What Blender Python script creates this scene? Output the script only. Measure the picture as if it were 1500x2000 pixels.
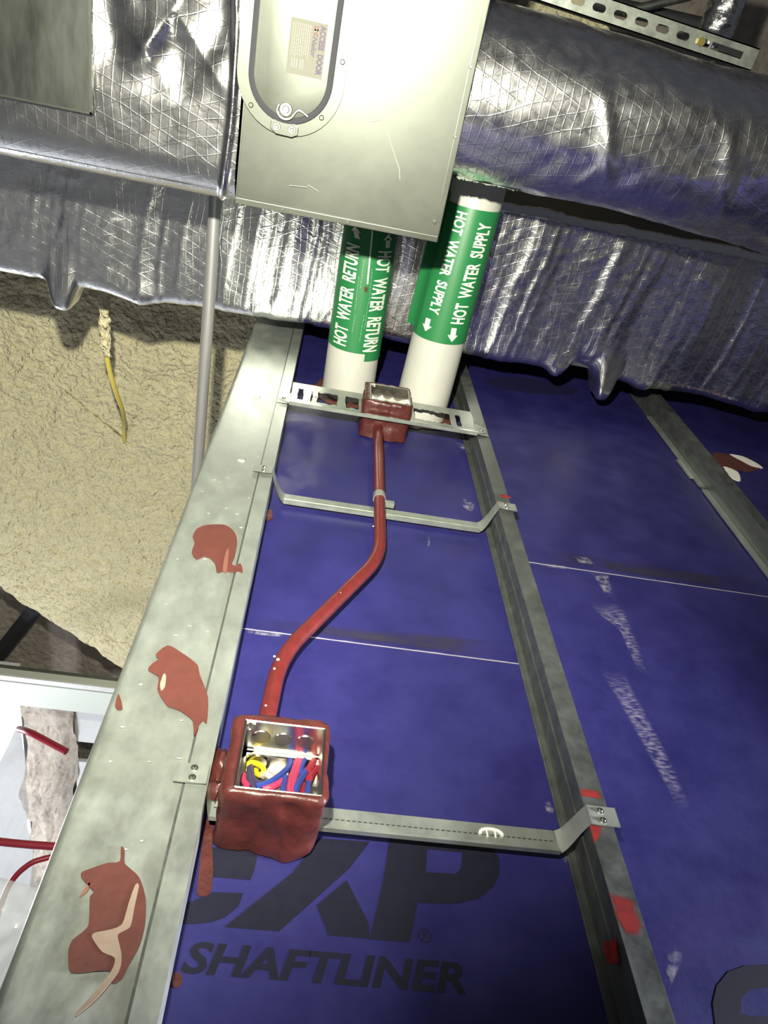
import bpy, bmesh, math
import numpy as np
from mathutils import Matrix, Vector

C = bpy.context.scene.collection
S = bpy.context.scene
for _o in list(bpy.data.objects):
    bpy.data.objects.remove(_o)

# ------------------------------------------------------------------ camera
def _rot(a, b, c):
    ca, sa, cb, sb, cc, sc = math.cos(a), math.sin(a), math.cos(b), math.sin(b), math.cos(c), math.sin(c)
    Rx = np.array([[1, 0, 0], [0, ca, -sa], [0, sa, ca]])
    Ry = np.array([[cb, 0, sb], [0, 1, 0], [-sb, 0, cb]])
    Rz = np.array([[cc, -sc, 0], [sc, cc, 0], [0, 0, 1]])
    return Rz @ Ry @ Rx
FPX = 1480.0
RC = _rot(-1.0260, -0.1182, 0.1486) @ np.array([[1, 0, 0], [0, 0, -1], [0, 1, 0]], float)  # world -> camera (right, down, forward)
cam_d = bpy.data.cameras.new('camera')
cam_d.sensor_fit = 'VERTICAL'; cam_d.sensor_height = 36.0; cam_d.lens = FPX / 2000 * 36.0
cam_d.clip_start = 0.02; cam_d.clip_end = 60
cam = bpy.data.objects.new('camera', cam_d); C.objects.link(cam)
M = Matrix.Identity(4)
for i in range(3):
    M[i][0] = RC[0][i]; M[i][1] = -RC[1][i]; M[i][2] = -RC[2][i]
cam.matrix_world = M
S.camera = cam

# ------------------------------------------------------------------ world, lamps, exposure
W = bpy.data.worlds.new('world'); S.world = W; W.use_nodes = True
W.node_tree.nodes['Background'].inputs[0].default_value = (0.75, 0.78, 0.92, 1)
W.node_tree.nodes['Background'].inputs[1].default_value = 0.06

def lamp(name, kind, loc, energy, color, target=None, **kw):
    d = bpy.data.lights.new(name, kind); d.energy = energy; d.color = color
    for k, v in kw.items(): setattr(d, k, v)
    o = bpy.data.objects.new(name, d); C.objects.link(o); o.location = loc
    if target is not None:
        o.rotation_euler = (Vector(target) - Vector(loc)).to_track_quat('-Z', 'Y').to_euler()
    return o
lamp('headlamp', 'SPOT', (-0.10, -0.21, 0.15), 335, (1.0, 0.97, 0.78), target=(-0.34, 1.15, 2.75),
     spot_size=math.radians(114), spot_blend=1.0, shadow_soft_size=0.018)
lamp('work_light', 'AREA', (-1.7, 4.2, 0.5), 170, (0.95, 0.97, 1.0), target=(-1.4, 6.4, 3.4), size=0.9)
lamp('far_room_fill', 'AREA', (-3.0, 4.6, 3.3), 140, (0.95, 0.97, 1.0), target=(-2.2, 5.0, 0.0), size=0.6)  # unseen lamp, added to brighten the far floor mirrored in the foil
lamp('room_light', 'SPOT', (3.1, 0.16, 0.1), 1300, (0.93, 0.93, 1.0), target=(0.5, 0.775, 0.35), spot_size=math.radians(36), spot_blend=1.0, shadow_soft_size=0.25)
S.view_settings.view_transform = 'Standard'; S.view_settings.look = 'None'
S.view_settings.exposure = 0.0; S.view_settings.gamma = 1.0; S.view_settings.use_curve_mapping = False

# ------------------------------------------------------------------ geometry helpers
def ray(px, py):
    return RC.T @ np.array([(px - 750) / FPX, (py - 1000) / FPX, 1.0])
def at(px, py, X=None, Y=None, Z=None):
    """the point of the plane X=, Y= or Z= that the photograph shows at pixel (px, py)"""
    d = ray(px, py)
    t = X / d[0] if X is not None else Y / d[1] if Y is not None else Z / d[2]
    return d * t

_T = np.random.default_rng(7).random((256, 256))
def vn(x, y, seed=0):
    x = np.asarray(x, float) + seed * 17.31; y = np.asarray(y, float) + seed * 9.73
    xi = np.floor(x).astype(int); yi = np.floor(y).astype(int)
    fx = x - xi; fy = y - yi
    fx = fx * fx * (3 - 2 * fx); fy = fy * fy * (3 - 2 * fy)
    g = lambda a, b: _T[a & 255, b & 255]
    return (g(xi, yi) * (1 - fx) + g(xi + 1, yi) * fx) * (1 - fy) + (g(xi, yi + 1) * (1 - fx) + g(xi + 1, yi + 1) * fx) * fy - 0.5
def fbm(x, y, seed=0, octv=4):
    return sum(vn(x * 2 ** k, y * 2 ** k, seed + k) * 0.5 ** k for k in range(octv))
def ridge(x, y, seed=0):
    return 1 - 4 * np.abs(vn(x, y, seed))

_WL = {}
def _link(o, parent, world):
    C.objects.link(o)
    if parent is not None:
        o.parent = parent
        o.location = Vector(world) - _WL[parent.name]
    else:
        o.location = world
    _WL[o.name] = Vector(world)
    return o
def tag(o, label=None, cat=None, group=None, kind=None):
    if label: o['label'] = label
    if cat: o['category'] = cat
    if group: o['group'] = group
    if kind: o['kind'] = kind
    return o
def thing(name, loc, label, cat, group=None):
    o = bpy.data.objects.new(name, None); o.empty_display_size = 0.05
    _link(o, None, Vector([float(v) for v in loc]))
    return tag(o, label, cat, group)

class MB:
    def __init__(s): s.v = []; s.f = []; s.uv = None
    def add(s, vs, fs):
        n = len(s.v); s.v += [tuple(map(float, p)) for p in vs]; s.f += [[i + n for i in f] for f in fs]; return s
    def box(s, a, b):
        (x0, y0, z0), (x1, y1, z1) = a, b
        vs = [(x, y, z) for x in (x0, x1) for y in (y0, y1) for z in (z0, z1)]
        return s.add(vs, [(0, 1, 3, 2), (4, 6, 7, 5), (0, 4, 5, 1), (2, 3, 7, 6), (0, 2, 6, 4), (1, 5, 7, 3)])
    def prism(s, pts, off):
        """a flat polygon given thickness by the vector off"""
        n = len(pts); pts = [np.array(p, float) for p in pts]; off = np.array(off, float)
        return s.add(pts + [p + off for p in pts], [list(range(n)), list(range(2 * n - 1, n - 1, -1))] +
                     [(i, i + n, (i + 1) % n + n, (i + 1) % n) for i in range(n)])
    def tube(s, path, r, seg=12, cap=True):
        P = [np.array(p, float) for p in path]; n = len(P)
        rs = r if hasattr(r, '__len__') else [r] * n
        T = []
        for i in range(n):
            t = P[min(i + 1, n - 1)] - P[max(i - 1, 0)]; T.append(t / (np.linalg.norm(t) + 1e-12))
        ref = np.array([0, 0, 1.0]) if abs(T[0][2]) < 0.9 else np.array([1.0, 0, 0])
        u = np.cross(T[0], ref); u /= np.linalg.norm(u)
        vs = []
        for i in range(n):
            u = u - T[i] * (u @ T[i]); u /= np.linalg.norm(u) + 1e-12; w = np.cross(T[i], u)
            for k in range(seg):
                a = 2 * math.pi * k / seg
                vs.append(P[i] + rs[i] * (math.cos(a) * u + math.sin(a) * w))
        fs = [(i * seg + k, i * seg + (k + 1) % seg, (i + 1) * seg + (k + 1) % seg, (i + 1) * seg + k) for i in range(n - 1) for k in range(seg)]
        if cap: fs += [list(range(seg - 1, -1, -1)), list(range((n - 1) * seg, n * seg))]
        return s.add(vs, fs)
    def disc(s, c, axis, r, h, seg=20, r2=None):
        c = np.array(c, float); a = np.array(axis, float); a /= np.linalg.norm(a)
        return s.tube([c, c + a * h], [r, r if r2 is None else r2], seg)
    def grid(s, P, closed_u=False, closed_v=False):
        nu, nv = P.shape[:2]; n0 = len(s.v)
        s.v += [tuple(p) for p in P.reshape(-1, 3).tolist()]
        iu = nu if closed_u else nu - 1; iv = nv if closed_v else nv - 1
        for i in range(iu):
            a = n0 + i * nv; b = n0 + ((i + 1) % nu) * nv
            for j in range(iv):
                k = (j + 1) % nv
                s.f.append((a + j, b + j, b + k, a + k))
        return s
    def build(s, name, mat, parent=None, smooth=False, uv=None, angle=None, bevel=0):
        V = np.array(s.v, float)
        lo, hi = V.min(0), V.max(0)
        org = (lo + hi) / 2
        if parent is None: org[2] = lo[2]
        me = bpy.data.meshes.new(name)
        me.from_pydata((V - org).tolist(), [], s.f); me.validate(clean_customdata=False)
        me.materials.append(mat)
        if not uv is None:
            L = me.uv_layers.new(name='UVMap')
            idx = np.empty(len(me.loops), np.int32); me.loops.foreach_get('vertex_index', idx)
            L.data.foreach_set('uv', np.asarray(uv, np.float32)[idx].ravel())
        bm = bmesh.new(); bm.from_mesh(me)
        bmesh.ops.recalc_face_normals(bm, faces=bm.faces)
        if bevel:
            es = [e for e in bm.edges if len(e.link_faces) == 2 and e.calc_face_angle(0) > 0.6]
            bmesh.ops.bevel(bm, geom=es, offset=bevel, segments=2, affect='EDGES', profile=0.7)
        if smooth:
            lim = angle if angle else math.radians(40)
            for f in bm.faces: f.smooth = True
            for e in bm.edges:
                if len(e.link_faces) == 2 and e.calc_face_angle(0) > lim: e.smooth = False
        bm.to_mesh(me); bm.free()
        o = bpy.data.objects.new(name, me)
        return _link(o, parent, Vector(org))

def top(o, label, cat, group=None): return tag(o, label, cat, group)

def soft_patch(pts, name, m, parent):
    P = np.array(pts, float); n = len(P)
    up_ = P[np.arange(n) - 1]; nx_ = P[(np.arange(n) + 1) % n]
    c = P.mean(0); ks = (1, 0.8, 0.6, 0.4, 0.2)
    mb = MB(); uv = []
    for k in ks:
        mb.v += [tuple(c + (p - c) * k) for p in P]; uv += [(1 - k, 0)] * n
    mb.v.append(tuple(c)); uv.append((1, 0))
    for j in range(len(ks) - 1):
        mb.f += [(j * n + i, j * n + (i + 1) % n, (j + 1) * n + (i + 1) % n, (j + 1) * n + i) for i in range(n)]
    j = len(ks) - 1
    mb.f += [(j * n + i, j * n + (i + 1) % n, len(mb.v) - 1) for i in range(n)]
    return mb.build(name, m, parent, uv=uv)
def poly_y(px, Y): return [at(x, y, Y=Y) for x, y in px]
def smooth_path(P, n=6):
    P = [np.array(p, float) for p in P]; out = []
    for i in range(len(P) - 1):
        p0, p1, p2, p3 = P[max(i - 1, 0)], P[i], P[i + 1], P[min(i + 2, len(P) - 1)]
        for k in range(n):
            t = k / n
            out.append(0.5 * ((2 * p1) + (-p0 + p2) * t + (2 * p0 - 5 * p1 + 4 * p2 - p3) * t * t + (-p0 + 3 * p1 - 3 * p2 + p3) * t ** 3))
    out.append(P[-1]); return out
def fillet(P, r, n=8):
    P = [np.array(p, float) for p in P]; out = [P[0]]
    for i in range(1, len(P) - 1):
        a, b, c = P[i - 1], P[i], P[i + 1]
        u = (a - b) / np.linalg.norm(a - b); w = (c - b) / np.linalg.norm(c - b)
        for k in range(n + 1):
            t = k / n; p = b + u * r; q = b + w * r
            out.append((1 - t) ** 2 * p + 2 * t * (1 - t) * b + t * t * q)
    out.append(P[-1]); return out
def polyline_resample(P, n):
    P = np.array(P, float); d = np.r_[0, np.cumsum(np.linalg.norm(np.diff(P, axis=0), axis=1))]
    t = np.linspace(0, d[-1], n)
    return np.stack([np.interp(t, d, P[:, k]) for k in range(P.shape[1])], 1), t

_text_cache = {}
def text2d(body, shear=0.0, bold=0.0, spacing=1.0, cell=0.0):
    """flat lettering as (verts Nx2, faces) in units of the cap height; cut into strips for bending"""
    cu = bpy.data.curves.new('t', 'FONT'); cu.body = body; cu.size = 1.0; cu.shear = shear; cu.offset = bold
    cu.space_character = spacing; cu.resolution_u = 3; cu.fill_mode = 'FRONT'
    ob = bpy.data.objects.new('t', cu); C.objects.link(ob)
    bpy.context.view_layer.update()
    me = bpy.data.meshes.new_from_object(ob.evaluated_get(bpy.context.evaluated_depsgraph_get()))
    bpy.data.objects.remove(ob); bpy.data.curves.remove(cu)
    bm = bmesh.new(); bm.from_mesh(me); bpy.data.meshes.remove(me)
    bmesh.ops.remove_doubles(bm, verts=bm.verts, dist=1e-5)
    if cell:
        ys = [v.co.y for v in bm.verts]; y = min(ys) + cell
        while y < max(ys):
            g = bm.verts[:] + bm.edges[:] + bm.faces[:]
            bmesh.ops.bisect_plane(bm, geom=g, plane_co=(0, y, 0), plane_no=(0, 1, 0)); y += cell
    bm.verts.index_update()
    V = np.array([(v.co.x, v.co.y) for v in bm.verts]); F = [[v.index for v in f.verts] for f in bm.faces]
    bm.free()
    V -= V.min(0); V /= V[:, 1].max()
    return V, F

# ------------------------------------------------------------------ materials
def new_mat(name):
    m = bpy.data.materials.new(name); m.use_nodes = True
    nt = m.node_tree
    return m, nt, nt.nodes['Principled BSDF']
def N(nt, t, **kw):
    n = nt.nodes.new(t)
    for k, v in kw.items():
        if k[0] == 'i' and k[1:].isdigit(): n.inputs[int(k[1:])].default_value = v
        else: setattr(n, k, v)
    return n
def mat(name, col, metal=0.0, rough=0.5, var=0.0, vscale=20.0, col2=None, bump=0.0, bscale=60.0, bdist=0.002, rvar=0.0,
        stretch=(1, 1, 1), detail=4.0, spec=0.5, alpha=1.0, emit=None, lo=0.35, hi=0.65):
    m, nt, b = new_mat(name)
    b.inputs['Base Color'].default_value = (*col, 1); b.inputs['Metallic'].default_value = metal
    b.inputs['Roughness'].default_value = rough; b.inputs['Specular IOR Level'].default_value = spec
    if alpha < 1: b.inputs['Alpha'].default_value = alpha
    tc = N(nt, 'ShaderNodeTexCoord'); mp = N(nt, 'ShaderNodeMapping'); nt.links.new(tc.outputs['Object'], mp.inputs[0])
    mp.inputs['Scale'].default_value = stretch
    if var or col2 or rvar:
        n = N(nt, 'ShaderNodeTexNoise'); n.inputs['Scale'].default_value = vscale; n.inputs['Detail'].default_value = detail; n.inputs['Roughness'].default_value = 0.68
        nt.links.new(mp.outputs[0], n.inputs['Vector'])
        r = N(nt, 'ShaderNodeMapRange'); r.inputs[1].default_value = lo; r.inputs[2].default_value = hi
        nt.links.new(n.outputs['Fac'], r.inputs[0])
        mx = N(nt, 'ShaderNodeMix', data_type='RGBA')
        c2 = col2 if col2 else tuple(min(1, c * (1 + var)) for c in col)
        c1 = col if col2 else tuple(c * (1 - var) for c in col)
        mx.inputs[6].default_value = (*c1, 1); mx.inputs[7].default_value = (*c2, 1)
        nt.links.new(r.outputs[0], mx.inputs[0]); nt.links.new(mx.outputs[2], b.inputs['Base Color'])
        if rvar:
            q = N(nt, 'ShaderNodeMapRange'); q.inputs[3].default_value = max(0.02, rough - rvar); q.inputs[4].default_value = min(1, rough + rvar)
            nt.links.new(n.outputs['Fac'], q.inputs[0]); q.inputs[1].default_value = 0.3; q.inputs[2].default_value = 0.7
            nt.links.new(q.outputs[0], b.inputs['Roughness'])
    if bump:
        n = N(nt, 'ShaderNodeTexNoise'); n.inputs['Scale'].default_value = bscale; n.inputs['Detail'].default_value = 5
        nt.links.new(mp.outputs[0], n.inputs['Vector'])
        bp = N(nt, 'ShaderNodeBump'); bp.inputs['Strength'].default_value = bump; bp.inputs['Distance'].default_value = bdist
        nt.links.new(n.outputs['Fac'], bp.inputs['Height']); nt.links.new(bp.outputs[0], b.inputs['Normal'])
    if emit: b.inputs['Emission Color'].default_value = (*emit[0], 1); b.inputs['Emission Strength'].default_value = emit[1]
    return m

def foil_mat(name, col=(0.88, 0.88, 0.90), rough=0.22, grid=True, thread=0.6, crumple=0.5, cs=70.0):
    """foil facing with its raised scrim threads (relief only)"""
    m, nt, b = new_mat(name)
    b.inputs['Base Color'].default_value = (*col, 1); b.inputs['Metallic'].default_value = 1.0; b.inputs['Roughness'].default_value = rough
    uv = N(nt, 'ShaderNodeUVMap'); sp = N(nt, 'ShaderNodeSeparateXYZ'); nt.links.new(uv.outputs[0], sp.inputs[0])
    wob = N(nt, 'ShaderNodeTexNoise'); wob.inputs['Scale'].default_value = 7; nt.links.new(uv.outputs[0], wob.inputs['Vector'])
    def lines(su, sv, p, w):
        a = N(nt, 'ShaderNodeMath', operation='MULTIPLY'); nt.links.new(sp.outputs[0], a.inputs[0]); a.inputs[1].default_value = su
        c = N(nt, 'ShaderNodeMath', operation='MULTIPLY_ADD'); nt.links.new(sp.outputs[1], c.inputs[0]); c.inputs[1].default_value = sv
        nt.links.new(a.outputs[0], c.inputs[2])
        d = N(nt, 'ShaderNodeMath', operation='MULTIPLY_ADD'); nt.links.new(wob.outputs['Fac'], d.inputs[0]); d.inputs[1].default_value = 0.035
        nt.links.new(c.outputs[0], d.inputs[2])
        e = N(nt, 'ShaderNodeMath', operation='PINGPONG'); nt.links.new(d.outputs[0], e.inputs[0]); e.inputs[1].default_value = p / 2
        r = N(nt, 'ShaderNodeMapRange', interpolation_type='SMOOTHSTEP'); nt.links.new(e.outputs[0], r.inputs[0])
        r.inputs[1].default_value = 0; r.inputs[2].default_value = w; r.inputs[3].default_value = 1; r.inputs[4].default_value = 0
        return r
    hs = [lines(1, 0, 0.016, 0.0016), lines(0.36, 0.93, 0.026, 0.0016), lines(-0.36, 0.93, 0.026, 0.0016)]
    mx1 = N(nt, 'ShaderNodeMath', operation='MAXIMUM'); nt.links.new(hs[0].outputs[0], mx1.inputs[0]); nt.links.new(hs[1].outputs[0], mx1.inputs[1])
    mx2 = N(nt, 'ShaderNodeMath', operation='MAXIMUM'); nt.links.new(mx1.outputs[0], mx2.inputs[0]); nt.links.new(hs[2].outputs[0], mx2.inputs[1])
    brk = N(nt, 'ShaderNodeTexNoise'); brk.inputs['Scale'].default_value = 160; nt.links.new(uv.outputs[0], brk.inputs['Vector'])
    ml = N(nt, 'ShaderNodeMath', operation='MULTIPLY'); nt.links.new(mx2.outputs[0], ml.inputs[0]); nt.links.new(brk.outputs['Fac'], ml.inputs[1])
    b1 = N(nt, 'ShaderNodeBump'); b1.inputs['Strength'].default_value = thread; b1.inputs['Distance'].default_value = 0.0022
    nt.links.new(ml.outputs[0], b1.inputs['Height'])
    cr = N(nt, 'ShaderNodeTexNoise'); cr.inputs['Scale'].default_value = cs; cr.inputs['Detail'].default_value = 3; cr.inputs['Distortion'].default_value = 0.8
    nt.links.new(uv.outputs[0], cr.inputs['Vector'])
    b2 = N(nt, 'ShaderNodeBump'); b2.inputs['Strength'].default_value = crumple; b2.inputs['Distance'].default_value = 0.003
    nt.links.new(cr.outputs['Fac'], b2.inputs['Height']); nt.links.new(b1.outputs[0], b2.inputs['Normal'])
    nt.links.new(b2.outputs[0], b.inputs['Normal'])
    rr = N(nt, 'ShaderNodeMapRange'); rr.inputs[3].default_value = rough * 0.7; rr.inputs[4].default_value = rough * 1.6
    nt.links.new(cr.outputs['Fac'], rr.inputs[0]); nt.links.new(rr.outputs[0], b.inputs['Roughness'])
    return m

def scuff_mat(name, col, scale=(120, 400, 400), lo=0.5, hi=0.7, amax=0.6):
    m, nt, b = new_mat(name)
    b.inputs['Base Color'].default_value = (*col, 1); b.inputs['Roughness'].default_value = 0.8
    tc = N(nt, 'ShaderNodeTexCoord'); mp = N(nt, 'ShaderNodeMapping'); mp.inputs['Scale'].default_value = scale
    nt.links.new(tc.outputs['Object'], mp.inputs[0])
    n = N(nt, 'ShaderNodeTexNoise'); n.inputs['Scale'].default_value = 1; n.inputs['Detail'].default_value = 4; nt.links.new(mp.outputs[0], n.inputs['Vector'])
    r = N(nt, 'ShaderNodeMapRange'); r.inputs[1].default_value = lo; r.inputs[2].default_value = hi; r.inputs[4].default_value = amax
    nt.links.new(n.outputs['Fac'], r.inputs[0]); nt.links.new(r.outputs[0], b.inputs['Alpha'])
    return m

m_purple = mat('purple_paper_facing', (0.0150, 0.0138, 0.096), rough=0.5, spec=0.35, var=0.16, vscale=9, detail=10.0, bump=0.15, bscale=300, bdist=0.0005, rvar=0.12)
m_core = mat('gypsum_core', (0.26, 0.25, 0.30), rough=0.9)
m_print = mat('dark_print', (0.006, 0.0065, 0.018), rough=0.6, spec=0.25, var=0.15, vscale=60)
m_galv = mat('galvanized_steel', (0.37, 0.40, 0.37), metal=0.75, rough=0.42, var=0.20, vscale=24, detail=10.0, lo=0.3, hi=0.7, rvar=0.08, bump=0.06, bscale=120, bdist=0.001, stretch=(1, 1, 0.6))
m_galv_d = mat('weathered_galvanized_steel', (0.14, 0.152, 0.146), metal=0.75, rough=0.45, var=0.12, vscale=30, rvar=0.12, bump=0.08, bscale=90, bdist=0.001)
m_sheet = mat('duct_sheet_steel', (0.100, 0.106, 0.094), metal=0.9, rough=0.42, var=0.03, vscale=14, rvar=0.02, bump=0.02, bscale=120, bdist=0.001)
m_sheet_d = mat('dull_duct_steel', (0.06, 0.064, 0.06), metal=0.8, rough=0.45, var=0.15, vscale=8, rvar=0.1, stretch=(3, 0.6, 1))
m_box = mat('bright_box_steel', (0.55, 0.54, 0.50), metal=1.0, rough=0.25, var=0.1, vscale=60)
m_galv_l = mat('scratched_steel', (0.5, 0.52, 0.46), metal=0.9, rough=0.25)
m_box_d = mat('dark_box_steel', (0.22, 0.20, 0.19), metal=0.9, rough=0.35)
m_foil_a = foil_mat('foil_facing', rough=0.19, thread=0.16, crumple=0.25, cs=30, col=(0.66, 0.66, 0.67))
m_foil_b = foil_mat('crumpled_foil_facing', rough=0.21, thread=0.22, crumple=0.35, cs=45)
m_foil_c = foil_mat('round_foil_facing', rough=0.23, thread=0.20, crumple=0.22, cs=40)
m_putty = mat('red_putty', (0.062, 0.013, 0.011), rough=0.40, var=0.2, vscale=40, bump=0.45, bscale=70, bdist=0.004)
m_redpaint = mat('red_conduit_paint', (0.095, 0.012, 0.011), rough=0.36, var=0.15, vscale=60, bump=0.15, bscale=200, bdist=0.0008)
m_smear = mat('red_sealant', (0.085, 0.023, 0.017), rough=0.5, var=0.1, vscale=50, bump=0.2, bscale=80)
m_smear_pale = mat('thin_sealant', (0.24, 0.18, 0.135), rough=0.55, var=0.1, vscale=50)
m_spray = scuff_mat('red_spray_paint', (0.42, 0.03, 0.025), scale=(30, 30, 30), lo=0.2, hi=0.5, amax=0.95)
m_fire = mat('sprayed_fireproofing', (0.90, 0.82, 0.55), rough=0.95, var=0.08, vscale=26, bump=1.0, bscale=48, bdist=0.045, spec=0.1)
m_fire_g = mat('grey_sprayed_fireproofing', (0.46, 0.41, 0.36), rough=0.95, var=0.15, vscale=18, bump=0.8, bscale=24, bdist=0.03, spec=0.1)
m_white = mat('white_jacket', (0.43, 0.43, 0.40), rough=0.45, var=0.03, vscale=14)
m_green = mat('green_label', (0.014, 0.15, 0.047), rough=0.4, spec=0.5)
m_letter = mat('white_lettering', (0.60, 0.62, 0.57), rough=0.4)
m_black = mat('black_rubber', (0.03, 0.03, 0.035), rough=0.6)
m_gasket = mat('grey_gasket', (0.035, 0.036, 0.045), rough=0.7, spec=0.2)
m_sticker = mat('grey_sticker', (0.165, 0.165, 0.14), rough=0.7, spec=0.1)
m_purple_ink = mat('purple_ink', (0.04, 0.022, 0.07), rough=0.6)
m_grey_ink = mat('grey_ink', (0.19, 0.18, 0.16), rough=0.5)
m_red_ink = mat('dull_red_ink', (0.09, 0.03, 0.05), rough=0.6)
m_emt = mat('conduit_steel', (0.50, 0.50, 0.51), metal=0.7, rough=0.42, var=0.12, vscale=20, stretch=(1, 0.1, 1))
m_wire = {k: mat(k + '_insulation', c, rough=0.35) for k, c in dict(yellow=(0.50, 0.42, 0.02), blue=(0.022, 0.045, 0.24), pink=(0.36, 0.035, 0.09),
          red=(0.20, 0.012, 0.022), purple=(0.04, 0.032, 0.08), white=(0.45, 0.36, 0.35)).items()}
m_cord = mat('yellow_cord_jacket', (0.80, 0.66, 0.12), rough=0.5)
m_redcable = mat('red_cable_jacket', (0.33, 0.02, 0.045), rough=0.4)
m_bluecable = mat('blue_cable_jacket', (0.10, 0.13, 0.42), rough=0.4)
m_pale = mat('pale_gypsum', (0.72, 0.74, 0.76), rough=0.8, var=0.05, vscale=4)
m_frame = mat('pale_steel_frame', (0.60, 0.64, 0.60), metal=0.2, rough=0.5)
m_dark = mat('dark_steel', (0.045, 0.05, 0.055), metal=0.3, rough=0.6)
m_concrete = mat('concrete', (0.26, 0.26, 0.26), rough=0.8, var=0.1, vscale=3)
m_scuff = scuff_mat('white_scuff', (0.30, 0.28, 0.40), scale=(70, 200, 240), lo=0.36, hi=0.7, amax=0.5)
m_dust = scuff_mat('pale_dust', (0.55, 0.54, 0.62), scale=(90, 90, 90), lo=0.45, hi=0.7, amax=0.6)
m_chip = mat('pale_chips', (0.7, 0.69, 0.66), rough=0.8)
m_fleck = mat('pale_flecks', (0.36, 0.37, 0.34), rough=0.8)
m_insul = mat('green_grey_fibre', (0.20, 0.235, 0.20), rough=0.9, bump=0.8, bscale=150)
def plastic_mat():
    m, nt, b = new_mat('clear_plastic_sheeting')
    b.inputs['Base Color'].default_value = (0.85, 0.87, 0.90, 1); b.inputs['Roughness'].default_value = 0.25
    b.inputs['Alpha'].default_value = 0.62
    return m
m_plastic = plastic_mat()

def soft_mat(name, col, scale, lo, hi, amax, feather=0.35):
    m, nt, b = new_mat(name)
    b.inputs['Base Color'].default_value = (*col, 1); b.inputs['Roughness'].default_value = 0.8; b.inputs['Specular IOR Level'].default_value = 0.2
    tc = N(nt, 'ShaderNodeTexCoord'); mp = N(nt, 'ShaderNodeMapping'); mp.inputs['Scale'].default_value = scale
    nt.links.new(tc.outputs['Object'], mp.inputs[0])
    n = N(nt, 'ShaderNodeTexNoise'); n.inputs['Scale'].default_value = 1; n.inputs['Detail'].default_value = 4; nt.links.new(mp.outputs[0], n.inputs['Vector'])
    r = N(nt, 'ShaderNodeMapRange'); r.inputs[1].default_value = lo; r.inputs[2].default_value = hi; r.inputs[4].default_value = amax
    uv = N(nt, 'ShaderNodeUVMap'); sp = N(nt, 'ShaderNodeSeparateXYZ'); nt.links.new(uv.outputs[0], sp.inputs[0])
    e = N(nt, 'ShaderNodeMapRange', interpolation_type='SMOOTHSTEP'); e.inputs[1].default_value = 0; e.inputs[2].default_value = feather
    nt.links.new(sp.outputs[0], e.inputs[0]); nt.links.new(n.outputs['Fac'], r.inputs[0])
    ml = N(nt, 'ShaderNodeMath', operation='MULTIPLY'); nt.links.new(e.outputs[0], ml.inputs[0]); nt.links.new(r.outputs[0], ml.inputs[1])
    nt.links.new(ml.outputs[0], b.inputs['Alpha'])
    return m
m_spray = soft_mat('red_spray_paint', (0.22, 0.018, 0.016), (30, 30, 30), 0.2, 0.5, 0.95, 0.4)
m_scuff = soft_mat('white_scuff', (0.30, 0.28, 0.40), (70, 200, 260), 0.40, 0.75, 0.7, 0.6)
m_dust = soft_mat('pale_dust', (0.32, 0.31, 0.38), (90, 90, 90), 0.40, 0.7, 0.6, 0.5)

# ------------------------------------------------------------------ levels and planes (metres; the camera stands at the origin)
YW, YS = 0.775, 0.72          # liner face, stud face
ZD, ZU = 1.47, 1.96           # underside of the lower ducts, underside of the upper duct
FLOOR = -1.6

# ------------------------------------------------------------------ structure
fl = MB().box((-5, -4, FLOOR - 0.05), (5, 8.1, FLOOR)).build('floor', m_concrete); tag(fl, kind='structure')
cx = np.linspace(-5, 5, 140); cy = np.linspace(-3, 8, 170)
XX, YY = np.meshgrid(cx, cy, indexing='ij')
P = np.stack([XX, YY, 4.2 + 0.06 * fbm(XX * 3, YY * 3, 3)], 2)
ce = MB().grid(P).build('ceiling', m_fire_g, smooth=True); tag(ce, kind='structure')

# --- shaft wall: liner panels between the studs
wall = bpy.data.objects.new('wall_back', None); _link(wall, None, Vector((0.5, YW, FLOOR))); tag(wall, kind='structure')
Z1 = 0.883; Z2s = 1.175
panels = {}
def panel(key, x0, x1, z0, z1, y=YW):
    o = MB().box((x0, y, z0), (x1, y + 0.025, z1)).build('liner_panel', m_purple, wall, bevel=0.0015)
    panels[key] = o; return o
panel('a_low', -0.062, 0.3935, FLOOR, Z1 - 0.0008); panel('a_up', -0.062, 0.3935, Z1 + 0.0008, 3.07, YW + 0.0006)
panel('b_low', 0.3965, 0.9985, FLOOR, Z2s - 0.0008); panel('b_up', 0.3965, 0.9985, Z2s + 0.0008, 3.07, YW + 0.0006)
panel('c_low', 1.0015, 1.75, FLOOR, 3.07)
for (x0, x1, z) in ((-0.062, 0.3935, Z1), (0.3965, 0.9985, Z2s)):       # torn pale paper edge in the joint
    n = 90; xs = np.linspace(x0, x1, n); w = 0.0005 + 0.0010 * np.clip(fbm(xs * 60, xs * 0, 5) + 0.2, 0, 1)
    pts = [(x, YW - 0.0005, z + d) for x, d in zip(xs, w)] + [(x, YW - 0.0005, z - d * 0.6) for x, d in zip(xs[::-1], w[::-1])]
    MB().prism(pts, (0, 0.004, 0)).build('joint_paper', m_core, wall)

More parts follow.
